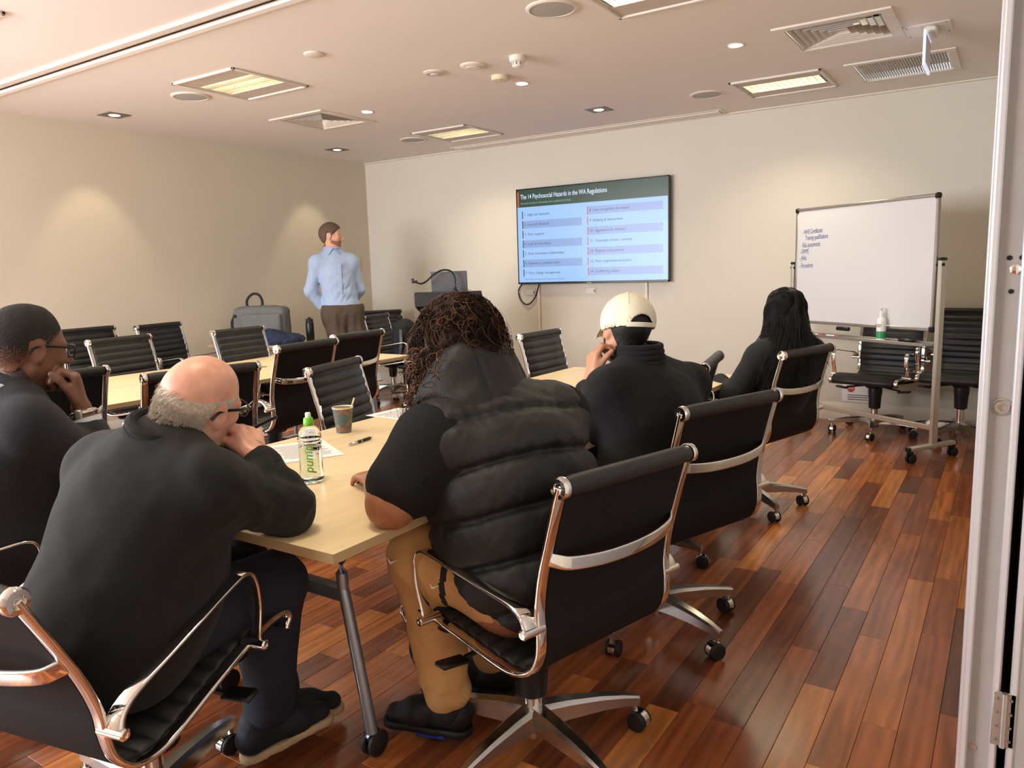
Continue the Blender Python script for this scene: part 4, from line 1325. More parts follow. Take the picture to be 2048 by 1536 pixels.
# ------------------------------------------------------------------ people
def skin_mat(name, rgb, rough=.5):
    mat(name, rgb, rough, noise_amt=.10, noise_scale=38, bump=.08, bump_scale=420, sss=.06)
skin_mat("skin_ruddy", (206, 154, 134), .40)
skin_mat("skin_dark", (104, 70, 54), .42)
skin_mat("skin_brown", (150, 98, 68), .5)
skin_mat("skin_tan", (190, 138, 110), .5)
skin_mat("skin_fair", (216, 160, 134), .5)
mat("cloth_black", (26, 26, 27), .88, noise_amt=.12, noise_scale=60, bump=.35, bump_scale=700, spec=.25, sheen=.05)
mat("cloth_black_knit", (23, 23, 25), .92, noise_amt=.15, noise_scale=90, bump=.6, bump_scale=420, spec=.2, sheen=.05)
mat("cloth_navy_knit", (37, 38, 44), .92, noise_amt=.12, noise_scale=90, bump=.6, bump_scale=500, spec=.2, sheen=.08)
mat("puffer_black", (29, 29, 30), .55, noise_amt=.12, noise_scale=30, bump=.25, bump_scale=160, spec=.4)
mat("tee_black", (24, 24, 25), .85, noise_amt=.1, noise_scale=50, bump=.3, bump_scale=600, spec=.25)
mat("denim_dark", (28, 32, 44), .9, noise_amt=.2, noise_scale=180, bump=.4, bump_scale=600)
mat("pants_tan", (196, 154, 100), .85, noise_amt=.06, noise_scale=20, bump=.25, bump_scale=500)
mat("pants_brown", (84, 70, 58), .85, noise_amt=.08, noise_scale=30, bump=.25, bump_scale=500)
mat("shirt_blue", (164, 183, 212), .8, noise_amt=.05, noise_scale=40, bump=.25, bump_scale=600)
mat("shirt_pale", (186, 196, 206), .8, noise_amt=.04, bump=.2, bump_scale=600)
mat("trim_black", (22, 22, 24), .7, noise_amt=.1)
mat("hair_black", (16, 14, 14), .5, noise_amt=.25, noise_scale=90, bump=.4, bump_scale=260, spec=.5)
mat("hair_dark_brown", (36, 25, 20), .8, spec=.15, noise_amt=.35, noise_scale=60, bump=.4, bump_scale=260)
mat("hair_auburn", (112, 70, 40), .5, noise_amt=.35, noise_scale=60)
mat("hair_brown", (98, 76, 60), .6, noise_amt=.25, noise_scale=120, bump=.6, bump_scale=380)
mat("beard_ginger", (150, 100, 74), .7, noise_amt=.25, noise_scale=160, bump=.6, bump_scale=420)
mat("beard_dark", (48, 36, 32), .7, noise_amt=.25, noise_scale=160, bump=.6, bump_scale=420)
mat("hair_grey", (186, 174, 158), .6, noise_amt=.28, noise_scale=140, bump=.6, bump_scale=380)
mat("hair_afro", (25, 22, 22), .8, noise_amt=.25, noise_scale=200, bump=.9, bump_scale=330)
mat("cap_fabric", (226, 220, 196), .85, noise_amt=.03, noise_scale=60, bump=.3, bump_scale=700)
mat("hair_mass_black", (15, 13, 13), .8, noise_amt=.25, noise_scale=90, bump=.5, bump_scale=200, spec=.12)
mat("eye_white", (225, 220, 214), .2)
mat("iris_dark", (40, 34, 32), .2)
mat("lips", (178, 110, 100), .5, noise_amt=.08)
mat("sole_tan", (186, 160, 126), .7, noise_amt=.08)
mat("shoe_navy", (24, 27, 36), .75, noise_amt=.15, bump=.3)
mat("shoe_black", (16, 16, 18), .55, noise_amt=.15, bump=.3)
mat("shoe_brown", (78, 56, 40), .5, noise_amt=.15)
mat("shoe_blue", (30, 50, 140), .4)
mat("frame_black", (20, 20, 22), .3)

def unit(v):
    v = A3(v); return v / np.linalg.norm(v)
def hw(c, R):
    return lambda *v: A3(c) + R @ A3(v)
def head_prims(c, R, s=1.0, jaw=1.0, nose=1.0):
    """union and cut shapes of a head; c is its middle (ear level), R columns: forward, left, up"""
    W = hw(c, R)
    P_ = []
    e = lambda p, r, k=.02, op='u': P_.append((ell(W(*[x * s for x in p]), [x * s for x in r], R), k * s, op))
    q = lambda p0, p1, r0, r1, k=.012, op='u': P_.append((cone(W(*[x * s for x in p0]), W(*[x * s for x in p1]), r0 * s, r1 * s), k * s, op))
    e((-.012, 0, .038), (.098, .077, .088))
    e((-.035, 0, .015), (.078, .072, .075), .03)
    e((.030, 0, -.035), (.062, .060, .082), .04)
    for sg in (-1, 1):
        q((.0, sg * .052, -.055), (.066, sg * .018, -.098 * jaw), .020, .017, .03)
        e((.062, sg * .042, -.018), (.026, .022, .022), .02)
        q((.084, sg * .014, .022), (.070, sg * .052, .020), .010, .008, .018)
    q((.064, 0, -.102 * jaw), (.080, 0, -.098 * jaw), .018, .014, .02)
    for sg in (-1, 1):
        P_.append((ell(W(.098 * s, sg * .032 * s, .004 * s), [.016 * s] * 3), .012 * s, 's'))
        e((.076, sg * .032, .003), (.0135, .0135, .0125), .004)
    q((.088, 0, .014), (.112 * nose, 0, -.026), .008, .011, .012)
    e((.112 * nose, 0, -.030), (.010, .011, .010), .008)
    for sg in (-1, 1):
        e((.102, sg * .012, -.033), (.010, .007, .008), .006)
        q((.093, 0, -.056), (.086, sg * .020, -.058), .0075, .004, .006)
        q((.091, 0, -.067), (.085, sg * .017, -.065), .008, .004, .006)
    P_.append((cone(W(.106 * s, .018 * s, -.0615 * s), W(.106 * s, -.018 * s, -.0615 * s), .010 * s), .006 * s, 's'))
    for sg in (-1, 1):
        Re = R @ rotz(sg * .35)
        P_.append((ell(W(-.008 * s, sg * .079 * s, -.004 * s), [.022 * s, .0085 * s, .033 * s], Re), .008 * s, 'u'))
        P_.append((ell(W(-.002 * s, sg * .090 * s, .000), [.012 * s, .007 * s, .018 * s], Re), .005 * s, 's'))
        e((-.004, sg * .078, -.031), (.010, .007, .010), .008)
    return P_
def hand_prims(w, d, n, side=1, curls=((.3, .4, .3),) * 4, s=1.0, thumb=(.6, .75, .15), tb=(.2, .3)):
    """w wrist; d towards the knuckles; n the way the palm faces; side +1/-1 picks the thumb edge"""
    w, d, n = A3(w), unit(d), A3(n)
    n = unit(n - d * (n @ d))
    t = np.cross(d, n) * side
    P_ = []
    for i in range(4):
        off = (.030 - .020 * i) * s
        k = w + d * (.088 - .006 * abs(i - 1)) * s + t * off
        P_.append((cone(w + t * off * .45 + d * .01, k, .016 * s, .0125 * s), .012))
        L = (.080, .088, .082, .064)[i] * s
        dd = d.copy(); p = k
        a = 0
        for j, (fr_, r) in enumerate(((.46, .0100), (.30, .0092), (.24, .0084))):
            a += curls[i][j]
            dd = d * math.cos(a) + n * math.sin(a)
            p2 = p + dd * L * fr_
            P_.append((cone(p, p2, r * s, (r - .0006) * s), .004))
            p = p2
    b0 = w + d * .022 * s + t * .022 * s + n * .006 * s
    td = unit(d * thumb[0] + t * thumb[1] + n * thumb[2])
    b1 = b0 + td * .040 * s
    P_.append((cone(b0, b1, .016 * s, .0125 * s), .012))
    td2 = unit(td + d * tb[0] + n * tb[1])
    b2 = b1 + td2 * .030 * s
    P_.append((cone(b1, b2, .0115 * s, .0105 * s), .004))
    P_.append((cone(b2, b2 + unit(td2 + n * .2) * .024 * s, .0105 * s, .0085 * s), .004))
    return P_
def torso_prims(J, w=1.0, belly=0.0, dep=1.0):
    P_ = []
    pe, ch, ne = A3(J['pelvis']), A3(J['chest']), A3(J['neck'])
    sl, sr, hl, hr = A3(J['shL']), A3(J['shR']), A3(J['hipL']), A3(J['hipR'])
    P_.append((cone(hl, hr, .105 * w), .06))
    ml, mr_ = pe + (hl - pe) * .75, pe + (hr - pe) * .75
    cl, cr = ch + (sl - sr) * .18, ch + (sr - sl) * .18
    for a, b_ in ((ml, cl), (mr_, cr)):
        P_.append((cone(a, b_, .105 * w * dep, .118 * w * dep), .09))
    P_.append((cone(pe, ch, .115 * w * dep, .125 * w * dep), .09))
    if belly:
        fw = np.cross(sl - sr, ch - pe); fw = unit(fw)
        P_.append((ell((pe * .6 + ch * .4) + fw * belly, [.14 * w] * 3), .08))
    for s_ in (sl, sr):
        P_.append((cone(ch * .5 + ne * .5, s_ * .9 + ch * .1, .085 * w, .072), .07))
        P_.append((cone(ne, s_, .052, .052), .05))
    return P_
def arm_prims(J, sd, w=1.0, stop=1.0):
    s_, e_, w_ = A3(J['sh' + sd]), A3(J['el' + sd]), A3(J['wr' + sd])
    P_ = [(cone(s_, e_, .056 * w, .043 * w), .03)]
    if stop > 0:
        P_.append((cone(e_, e_ + (w_ - e_) * stop, .044 * w, (.044 + (.029 - .044) * stop) * w), .03))
    return P_
def leg_prims(J, sd, w=1.0, stop=1.0):
    h_, k_, a_ = A3(J['hip' + sd]), A3(J['kn' + sd]), A3(J['an' + sd])
    return [(cone(h_, k_, .090 * w, .063 * w), .05), (cone(k_, k_ + (a_ - k_) * stop, .060 * w, (.060 + (.040 - .060) * stop) * w), .04)]
def pant_prims(J, sd, rh=.105, rk=.075, ra=.062, stop=.92):
    h_, k_, a_ = A3(J['hip' + sd]), A3(J['kn' + sd]), A3(J['an' + sd])
    return [(cone(h_, k_, rh, rk), .05, 'u'), (cone(k_, k_ + (a_ - k_) * stop, rk * .95, ra), .04, 'u')]
def foot_prims(J, sd):
    a_, t_ = A3(J['an' + sd]), A3(J['toe' + sd])
    d = t_ - a_; d[2] = 0; d = unit(d)
    heel = a_ - d * .045; heel[2] = t_[2] + .012
    return [(cone(a_, a_ + d * .05 + A3((0, 0, -.035)), .034, .024), .03), (cone(a_ + d * .03 + A3((0, 0, -.035)), a_ + d * .10 + A3((0, 0, -.045)), .022, .018), .02)]
def norm_p(P_):
    return [(p[0], p[1], p[2] if len(p) > 2 else 'u') for p in P_]
def grown(P_, g):
    return [(grow(p[0], g), p[1], p[2] if len(p) > 2 else 'u') for p in P_]

def shoe(parent, root, J, sd, m_up, m_sole, lift=0.0, m_accent=None):
    a_, t_ = A3(J['an' + sd]), A3(J['toe' + sd])
    d = t_ - a_; hd = A3((d[0], d[1], 0)); hd = unit(hd)
    pitch = J.get('pitch' + sd, 0.0)
    f = unit(hd * math.cos(pitch) + A3((0, 0, math.sin(pitch))))
    R = frame_from(f)
    L = .285
    toe = t_
    W = lambda x, y, z: toe + R @ A3((x - L, y, z))      # x from heel 0 to toe L
    up_p = [(cone(W(.045, 0, .055), W(.17, 0, .045), .036, .036), .03), (cone(W(.17, .004, .045), W(.245, 0, .035), .038, .030), .03),
            (cone(W(.05, 0, .06), W(.06, 0, .10), .038, .040), .03), (cone(W(.10, 0, .085), W(.18, 0, .06), .032, .030), .03)]
    n = R[:, 2]
    base = float(n @ W(0, 0, .022))
    blob("shoe_upper", m_up, up_p, .0055, root, parent, cuts=[(-n, -base)], disp=lambda x, y, z: .0012 * fbm(x, y, z, 120))
    so = [(cone(W(.045, 0, .012), W(.12, 0, .012), .040, .036), .02), (cone(W(.12, 0, .012), W(.245, 0, .012), .037, .038), .02)]
    c0 = float(n @ W(0, 0, .001)); c1 = float(n @ W(0, 0, .024))
    blob("shoe_sole", m_sole, so, .0055, root, parent, cuts=[(-n, -c0), (n, c1)], smooth_iter=0)
    lc = MB()
    for k in range(4):
        x = .12 + .022 * k
        lc.tube([tuple(W(x, .026, .077 - .011 * k) - A3(root)), tuple(W(x + .004, 0, .101 - .013 * k) - A3(root)), tuple(W(x, -.026, .077 - .011 * k) - A3(root))], .0032, 6)
    tag(lc.build("laces", m_accent or m_up, parent), kind="stuff")

def tubes(name, m, paths, r, parent, root, taper=True, sides=3):
    """many thin strands as one mesh; paths: array (N, M, 3)"""
    Pt = np.asarray(paths, float) - A3(root)
    N_, M_, _ = Pt.shape
    T = np.gradient(Pt, axis=1)
    T /= np.linalg.norm(T, axis=2, keepdims=True) + 1e-9
    ref = np.where(np.abs(T[..., 2:3]) > .9, A3((1, 0, 0)), A3((0, 0, 1)))
    S = np.cross(T, ref); S /= np.linalg.norm(S, axis=2, keepdims=True) + 1e-9
    U = np.cross(S, T)
    k = np.linspace(1, .35, M_)[None, :, None] if taper else 1.0
    rr = np.asarray(r, float).reshape(-1, 1, 1) * k
    V = np.stack([Pt + (S * math.cos(2 * PI * i / sides) + U * math.sin(2 * PI * i / sides)) * rr for i in range(sides)], 2)
    V = V.reshape(-1, 3)
    a = np.arange(N_)[:, None, None] * (M_ * sides) + np.arange(M_ - 1)[None, :, None] * sides
    i0 = np.arange(sides)[None, None, :]; i1 = (i0 + 1) % sides
    Q = np.stack([a + i0, a + i1, a + sides + i1, a + sides + i0], -1).reshape(-1, 4)
    me = bpy.data.meshes.new(name)
    me.vertices.add(len(V)); me.vertices.foreach_set("co", V.astype(np.float32).ravel())
    me.loops.add(len(Q) * 4); me.loops.foreach_set("vertex_index", Q.astype(np.int32).ravel())
    me.polygons.add(len(Q)); me.polygons.foreach_set("loop_start", np.arange(0, len(Q) * 4, 4, dtype=np.int32))
    me.polygons.foreach_set("use_smooth", np.ones(len(Q), bool))
    me.materials.append(MATS[m])
    me.update(calc_edges=True)
    o = obj(name, me, parent)
    return tag(o, kind="stuff")

def eyes(c, R, parent, root, s=1.0):
    W = hw(c, R)
    for sg in (-1, 1):
        e = MB().lathe([(.001, -.0118), (.006, -.0102), (.0102, -.006), (.0118, 0), (.0102, .006), (.006, .0102)], W(.0785 * s, sg * .032 * s, .003 * s) - A3(root), 14, axis=tuple(R[:, 0])).build("eye", "eye_white", parent)
        MB().lathe([(.006, .0101), (.004, .0112), (.001, .0119)], W(.0785 * s, sg * .032 * s, .003 * s) - A3(root), 12, axis=tuple(R[:, 0])).build("iris", "iris_dark", e)
        b_ = MB().tube([tuple(W(*p) - A3(root)) for p in ((.0985 * s, sg * .014 * s, .024 * s), (.095 * s, sg * .032 * s, .029 * s), (.080 * s, sg * .050 * s, .024 * s))], .0032, 6)

def build_body(name, J, R, skin, parent, root, w=1.0, belly=0.0, hands=(), s=1.0, extra=(), h=.011, armw=1.0, legw=1.0, region=None, mats=None, dep=1.0):
    P_ = norm_p(torso_prims(J, w, belly, dep))
    for sd in 'LR':
        P_ += norm_p(arm_prims(J, sd, armw)) + norm_p(leg_prims(J, sd, legw)) + norm_p(foot_prims(J, sd))
    hc = A3(J['head'])
    P_.append((cone(A3(J['neck']) + [0, 0, -.01], hc + R @ A3((-.015, 0, -.05)), .060, .056), .03, 'u'))
    P_ += head_prims(hc, R, s)
    fine = [(hc - .15, hc + .15, .0046)]
    for hp in hands:
        P_ += norm_p(hp)
        lo = np.min([p[0][1] for p in hp], 0); hi = np.max([p[0][2] for p in hp], 0)
        fine.append((lo - .01, hi + .01, .0045))
    P_ += list(extra)
    o = blob(name, mats or [skin], P_, h, root, parent, fine=fine, region=region, smooth_iter=1)
    return o

def glasses(c, R, parent, root, s=1.0, lens="lens_clear"):
    W0 = hw(c, R)
    W = lambda *v: tuple(W0(*[x * s for x in v]) - A3(root))
    g = bpy.data.objects.new("glasses", None); COL.objects.link(g); g.parent = parent
    for sg in (-1, 1):
        ring = []
        for k in range(20):
            a = 2 * PI * k / 20
            ca, sa = math.cos(a), math.sin(a)
            ring.append(W(.106 - .004 * abs(ca), sg * (.034 + .027 * np.sign(ca) * abs(ca) ** .7), .002 + .019 * np.sign(sa) * abs(sa) ** .7))
        MB().tube(ring, .0024, 6, closed=True).build("lens_rim", "frame_black", g)
        f = MB(); f._add(ring, [tuple(range(20))])
        MB().sweep(smooth_path([W(.103, sg * .062, .012), (W(.06, sg * .074, .013)), W(.0, sg * .082, .013), W(-.022, sg * .084, .006), W(-.035, sg * .084, -.012)], 4), rrect(.003, .007, .001)).build("temple_arm", "frame_black", g)
    MB().tube(smooth_path([W(.107, -.008, .006), W(.111, 0, .010), W(.107, .008, .006)], 3), .0022, 6).build("bridge", "frame_black", g)
    return g
def fwd(a, pitch=0.0):
    a, p_ = math.radians(a), math.radians(pitch)
    return A3((math.cos(a) * math.cos(p_), math.sin(a) * math.cos(p_), math.sin(p_)))
def head_frame(a, pitch=0.0, roll=0.0):
    R = frame_from(fwd(a, pitch))
    r = math.radians(roll)
    c, s_ = math.cos(r), math.sin(r)
    return np.stack([R[:, 0], R[:, 1] * c + R[:, 2] * s_, -R[:, 1] * s_ + R[:, 2] * c], 1)
def person(label, loc):
    return thing("person", label, "person", loc)
def scalp_shell(name, m, c, R, parent, root, keep, g=.008, disp=None, h=.0042, s=1.0, extra=(), soft=.018, ex=.6, region=None):
    """hair that follows the skull; keep(local points) < 0 where hair grows, in metres from the hairline"""
    W = hw(c, R)
    P_ = [(ell(W(-.012 * s, 0, .038 * s), [x * s for x in (.098, .077, .088)], R), .02, 'u'), (ell(W(-.035 * s, 0, .015 * s), [x * s for x in (.078, .072, .075)], R), .03, 'u'),
          (ell(W(.030 * s, 0, -.035 * s), [x * s for x in (.062, .060, .082)], R), .04, 'u')]
    for sg in (-1, 1):
        P_.append((cone(W(0, sg * .052 * s, -.055 * s), W(.066 * s, sg * .018 * s, -.098 * s), .020 * s, .017 * s), .03, 'u'))
    P_.append((cone(W(-.02, 0, -.05), W(-.035, 0, -.13), .056, .058), .03, 'u'))
    P_ += list(extra)
    F = field_for(P_, h, .04)
    for p in P_: F.add(*p)
    c3 = A3(c)
    def f(x, y, z):
        q = np.stack([x - c3[0], y - c3[1], z - c3[2]], 1) @ R
        kk = keep(q[:, 0] / s, q[:, 1] / s, q[:, 2] / s)
        gg = np.clip(-kk / soft, -1, 1)
        out = -(g * np.where(gg > 0, np.abs(gg) ** ex, gg * 1.2 * soft / .018))
        if disp is not None: out = out + disp(x, y, z) * (gg > 0)
        return out
    F.displace(f, .035)
    return obj(name, F.mesh(name, m, root, region, 1), parent)
def folds(amp, s_, seed=0.0, s2=0):
    return lambda x, y, z: amp * fbm(x, y, z, s_, seed) + (amp * .5 * fbm(x, y, z, s2, seed + 2) if s2 else 0)
def local_disp(c, r, fn):
    """folds only around point c"""
    c = A3(c)
    return lambda x, y, z: fn(x, y, z) * np.exp(-((x - c[0]) ** 2 + (y - c[1]) ** 2 + (z - c[2]) ** 2) / (r * r))
def sum_disp(*fs):
    return lambda x, y, z: sum(f(x, y, z) for f in fs)
def tube_ring(c, R, rx, ry, n=28):
    return [tuple(A3(c) + R @ A3((rx * math.cos(2 * PI * k / n), ry * math.sin(2 * PI * k / n), 0))) for k in range(n)]

hairline = lambda x: np.interp(x, [-.13, -.055, -.038, -.031, .010, .018, .034, .055, .075, .1], [-.072, -.062, -.035, .026, .030, .004, .022, .046, .072, .1])
# ---- the bald man at the table end
root = (4.85, -5.96, 0.0)
T = person("bald man in a black long-sleeved top resting his chin on his hand", root)
J = dict(head=(4.918, -5.785, 1.055), neck=(4.885, -5.872, .970), shL=(4.700, -5.910, .900), shR=(5.040, -5.865, .890), chest=(4.87, -5.93, .79),
         pelvis=(4.815, -6.01, .55), hipL=(4.735, -6.02, .545), hipR=(4.895, -6.0, .545), elR=(5.055, -5.675, .785), wrR=(5.000, -5.705, .915),
         elL=(4.66, -5.70, .785), wrL=(4.85, -5.55, .775), knL=(4.72, -5.58, .54), knR=(4.925, -5.625, .55), anL=(4.78, -5.53, .12), anR=(4.825, -5.60, .14), toeL=(4.86, -5.35, .03), toeR=(4.89, -5.42, .05))
J['pitchR'], J['pitchL'] = .12, .0
HR = head_frame(98, -10, 20)
hp = hand_prims(J['wrR'], (-.62, .22, .60), (-.6, -.1, -.75), side=1, curls=((.7, 1.1, .8), (.75, 1.2, .8), (.8, 1.2, .8), (.8, 1.2, .9)), s=1.02, thumb=(.75, .4, .25))
build_body("body", J, HR, "skin_ruddy", T, root, w=1.0, hands=[hp], s=.92)
eyes(J['head'], HR, T, root)
PT = torso_prims(J, 1.06)
slv = norm_p(PT) + norm_p(arm_prims(J, 'L', 1.1, .95)) + norm_p(arm_prims(J, 'R', 1.1, .80))
wr, el = A3(J['wrR']), A3(J['elR'])
blob("sweatshirt", "cloth_black", [(p[0], p[1], p[2]) for p in slv] + [(cone((4.78, -5.95, .60), (4.88, -5.94, .64), .135), .1, 'u')], .0075, root, T, off=.016,
     disp=sum_disp(folds(.0045, 14, .5), folds(.0018, 42, 1.5), local_disp(el, .18, folds(.010, 50, 1.2)), local_disp(J['shR'], .14, folds(.006, 38, 2.0)), local_disp((4.88, -6.05, .6), .2, folds(.006, 24, 3.0))))
d_ = unit(wr - el)
cf = [tuple(A3(p) - A3(root)) for p in tube_ring(el + (wr - el) * .80, frame_from(np.cross(d_, (1, 0, .2)), d_), .043, .043)]
MB().tube(cf, .008, 8, closed=True).build("cuff", "cloth_black_knit", T)
nk = A3(J['neck'])
colr = frame_from(unit(A3((0, 1, 0))), unit(A3(J['head']) - nk))
for k, (dz, rr) in enumerate(((.018, .080), (.036, .0765), (.052, .074))):
    MB().tube([tuple(A3(p) - A3(root)) for p in tube_ring(nk + colr[:, 2] * dz, colr, rr, rr * .95)], .0125, 8, closed=True).build("collar", "cloth_black_knit", T)
blob("trousers", "denim_dark", pant_prims(J, 'L', .10, .070, .060) + pant_prims(J, 'R', .10, .070, .060) + [(cone(J['hipL'], J['hipR'], .105), .06, 'u')], .008, root, T, off=.010,
     disp=sum_disp(folds(.004, 22, .7), local_disp(J['knR'], .1, folds(.006, 60, 2))))
for sd in 'LR': shoe(T, root, J, sd, "shoe_navy", "sole_tan")
u_line = lambda x, y: np.interp(x, [-.13, -.06, 0, .05], [.030, .036, .046, .052])
bald = lambda x, y, z: np.maximum(np.maximum(hairline(x) - z, z - (u_line(x, y) - .008)), -(z + .075))
scalp_shell("hair", "hair_grey", J['head'], HR, T, root, bald, .0034, folds(.0008, 260), s=.92)
n_ = 6500
rg = np.random.default_rng(11)
th = rg.uniform(-PI, PI, n_); zz = rg.uniform(-.075, .075, n_)
pr_ = np.sqrt(np.clip(1 - (np.maximum(zz - .02, 0) / .105) ** 2, 0.05, 1))
q_ = np.stack([-.02 + .101 * np.cos(th) * pr_, .078 * np.sin(th) * pr_, zz], 1)
top = u_line(q_[:, 0], 0) + .012 - q_[:, 2]
kp = (hairline(q_[:, 0]) < q_[:, 2] + .002) & (rg.uniform(0, 1, n_) < np.clip(top / .03, 0, 1))
q_ = q_[kp]
nn = q_ / np.linalg.norm(q_, axis=1, keepdims=True)
sw = np.stack([-.45 * np.ones(len(q_)), np.zeros(len(q_)), -np.ones(len(q_))], 1) + rg.normal(0, .16, (len(q_), 3))
ln = rg.uniform(.007, .014, (len(q_), 1))
pth = np.stack([q_ - nn * .004, q_ + nn * .0015 + sw * ln * .5, q_ + nn * .001 + sw * ln], 1)
tubes("hair_strands", "hair_grey", A3(J['head']) + (pth * .925) @ HR.T, .0006, T, root)
glasses(J['head'], HR, T, root, .92)
tag(MB().cyl((4.985, -5.69, .985), (5.03, -5.66, 1.01), .004, n=8).build("pen", "plastic_black"), "dark pen held in the bald man's fingers", "pen")

# ---- the man at the left edge
root = (3.95, -5.85, 0.0)
T = person("man with short black hair, glasses and navy sweater, hand on chin", root)
J = dict(head=(4.035, -5.745, 1.150), neck=(4.00, -5.81, 1.025), shL=(3.79, -5.80, .945), shR=(4.17, -5.83, .940), chest=(3.985, -5.83, .83),
         pelvis=(3.93, -5.89, .55), hipL=(3.84, -5.88, .545), hipR=(4.03, -5.90, .545), elR=(4.185, -5.645, .77), wrR=(4.135, -5.665, .965),
         elL=(3.80, -5.62, .75), wrL=(3.98, -5.48, .74), knL=(3.90, -5.46, .56), knR=(4.08, -5.47, .56), anL=(3.92, -5.44, .12), anR=(4.10, -5.46, .12), toeL=(3.95, -5.27, .03), toeR=(4.13, -5.29, .03))
HR = head_frame(86, -8, 0)
hp = hand_prims(J['wrR'], (-.15, .02, .9), (-.5, -.85, .0), side=1, curls=((.9, 1.1, .7), (1.0, 1.1, .7), (1.1, 1.1, .7), (1.15, 1.1, .7)), s=1.12, thumb=(.8, .2, .35))
build_body("body", J, HR, "skin_dark", T, root, w=1.05, hands=[hp])
eyes(J['head'], HR, T, root)
slv = norm_p(torso_prims(J, 1.08)) + norm_p(arm_prims(J, 'L', 1.08, .95)) + norm_p(arm_prims(J, 'R', 1.08, .62))
blob("sweater", "cloth_navy_knit", slv, .008, root, T, off=.016, disp=sum_disp(folds(.0045, 15, 1.5), folds(.0018, 44, .5), local_disp(J['elR'], .15, folds(.008, 50, .3))))
wr, el = A3(J['wrR']), A3(J['elR'])
F_ = frame_from(np.cross(unit(wr - el), (1, .2, 0)), unit(wr - el))
cu = MB()
ra = [el + (wr - el) * .66, el + (wr - el) * .84]
cu.sweep([tuple(p - A3(root)) for p in (ra[0], ra[0] * .5 + ra[1] * .5, ra[1])], [(.045 * math.cos(2 * PI * k / 24), .045 * math.sin(2 * PI * k / 24)) for k in range(24)], up=(1, 0, 0))
cu.build("shirt_cuff", "shirt_pale", T)
MB().tube([tuple(A3(p) - A3(root)) for p in tube_ring(el + (wr - el) * .93, F_, .034, .034)], .006, 8, closed=True).build("watch_strap", "chrome", T)
MB().box(tuple(el + (wr - el) * .93 + A3((.026, -.026, 0)) - A3(root)), (.02, .02, .03), rot=Euler((0, 0, .78)).to_matrix(), bev=.004).build("watch_case", "satin_alu", T)
nk = A3(J['neck'])
colr = frame_from(unit(A3((0, 1, 0))), unit(A3(J['head']) - nk))
MB().tube([tuple(A3(p) - A3(root)) for p in tube_ring(nk + colr[:, 2] * .012, colr, .083, .080)], .013, 8, closed=True).build("sweater_neckband", "cloth_navy_knit", T)
MB().tube([tuple(A3(p) - A3(root)) for p in tube_ring(nk + colr[:, 2] * .046 - colr[:, 0] * .008, colr, .080, .074)], .012, 8, closed=True).build("shirt_collar", "shirt_pale", T)
blob("trousers", "denim_dark", norm_p(leg_prims(J, 'L', 1.1, .95)) + norm_p(leg_prims(J, 'R', 1.1, .95)) + [(cone(J['hipL'], J['hipR'], .11), .06, 'u')], .010, root, T, off=.012, disp=folds(.004, 22, 1.7))
for sd in 'LR': shoe(T, root, J, sd, "shoe_black", "shoe_black")
hcz = A3(J['head'])
def fade_region(c):
    q = (c - hcz) @ HR
    lo = np.interp(q[:, 0], [-.13, -.05, .02, .05, .075, .1], [-.055, -.045, -.01, .035, .066, .09])
    p_ = np.clip((q[:, 2] - lo) / np.interp(q[:, 0], [-.1, .03, .06], [.065, .045, .012]), 0, 1)
    return np.where(np.random.default_rng(2).uniform(0, 1, len(c)) < p_ ** 1.1, 0, 1)
scalp_shell("hair", ["hair_afro", "skin_dark"], J['head'], HR, T, root, lambda x, y, z: hairline(x) - z, .012, folds(.0006, 300), h=.0028, region=fade_region, soft=.11, ex=1.15)
scalp_shell("beard", "beard_dark", J['head'], HR, T, root, lambda x, y, z: np.maximum(z + .052, .028 - x), .003, folds(.0006, 260))
glasses(J['head'], HR, T, root)

# ---- the person in the puffer vest
root = (5.42, -5.22, 0.0)
T = person("person with curly dark hair in a black hooded puffer vest and tan trousers", root)
J = dict(head=(5.225, -5.165, 1.135), neck=(5.320, -5.185, 1.00), shL=(5.285, -5.405, .92), shR=(5.405, -4.945, .915), chest=(5.375, -5.20, .81),
         pelvis=(5.46, -5.205, .535), hipL=(5.455, -5.29, .525), hipR=(5.485, -5.11, .525), elL=(5.255, -5.515, .785), wrL=(5.03, -5.33, .765),
         elR=(5.25, -4.86, .78), wrR=(5.05, -5.05, .765), knL=(5.18, -5.325, .565), knR=(5.12, -5.06, .555), anL=(5.215, -5.275, .10), anR=(5.22, -5.03, .10), toeL=(5.01, -5.335, .025), toeR=(5.0, -5.07, .025))
HR = head_frame(160, -24, -8)
hL = hand_prims(J['wrL'], (-.8, .4, 0), (0, 0, -1), side=-1, s=1.0)
hR = hand_prims(J['wrR'], (-.8, -.3, 0), (0, 0, -1), side=1, s=1.0)
build_body("body", J, HR, "skin_brown", T, root, w=1.05, belly=.03, hands=[], armw=1.36, legw=1.08,
           extra=[(p[0], p[1], 'u') for p in hL + hR])
JV0 = dict(J, hipL=(5.455, -5.285, .55), hipR=(5.485, -5.125, .55))
tee = []
for sd in 'LR':
    a, b_ = A3(J['sh' + sd]), A3(J['el' + sd])
    tee += [(cone(a + (b_ - a) * -.05, a + (b_ - a) * .70, .072, .080), .03, 'u')]
tee += norm_p(torso_prims(JV0, 1.12))
cutn = unit(A3(J['elL']) - A3(J['shL']))
blob("t_shirt", "tee_black", tee, .0075, root, T, off=.010, cuts=[((-.6, 0, -1.0), -3.775)], disp=sum_disp(folds(.002, 26, .4), local_disp(A3(J['shL']) * .4 + A3(J['elL']) * .6, .13, folds(.004, 48, 2.2))))
axis = unit(A3(J['neck']) - A3(J['pelvis']))
JV = dict(J)
JV['shL'] = A3(J['shL']) * .90 + A3(J['shR']) * .10
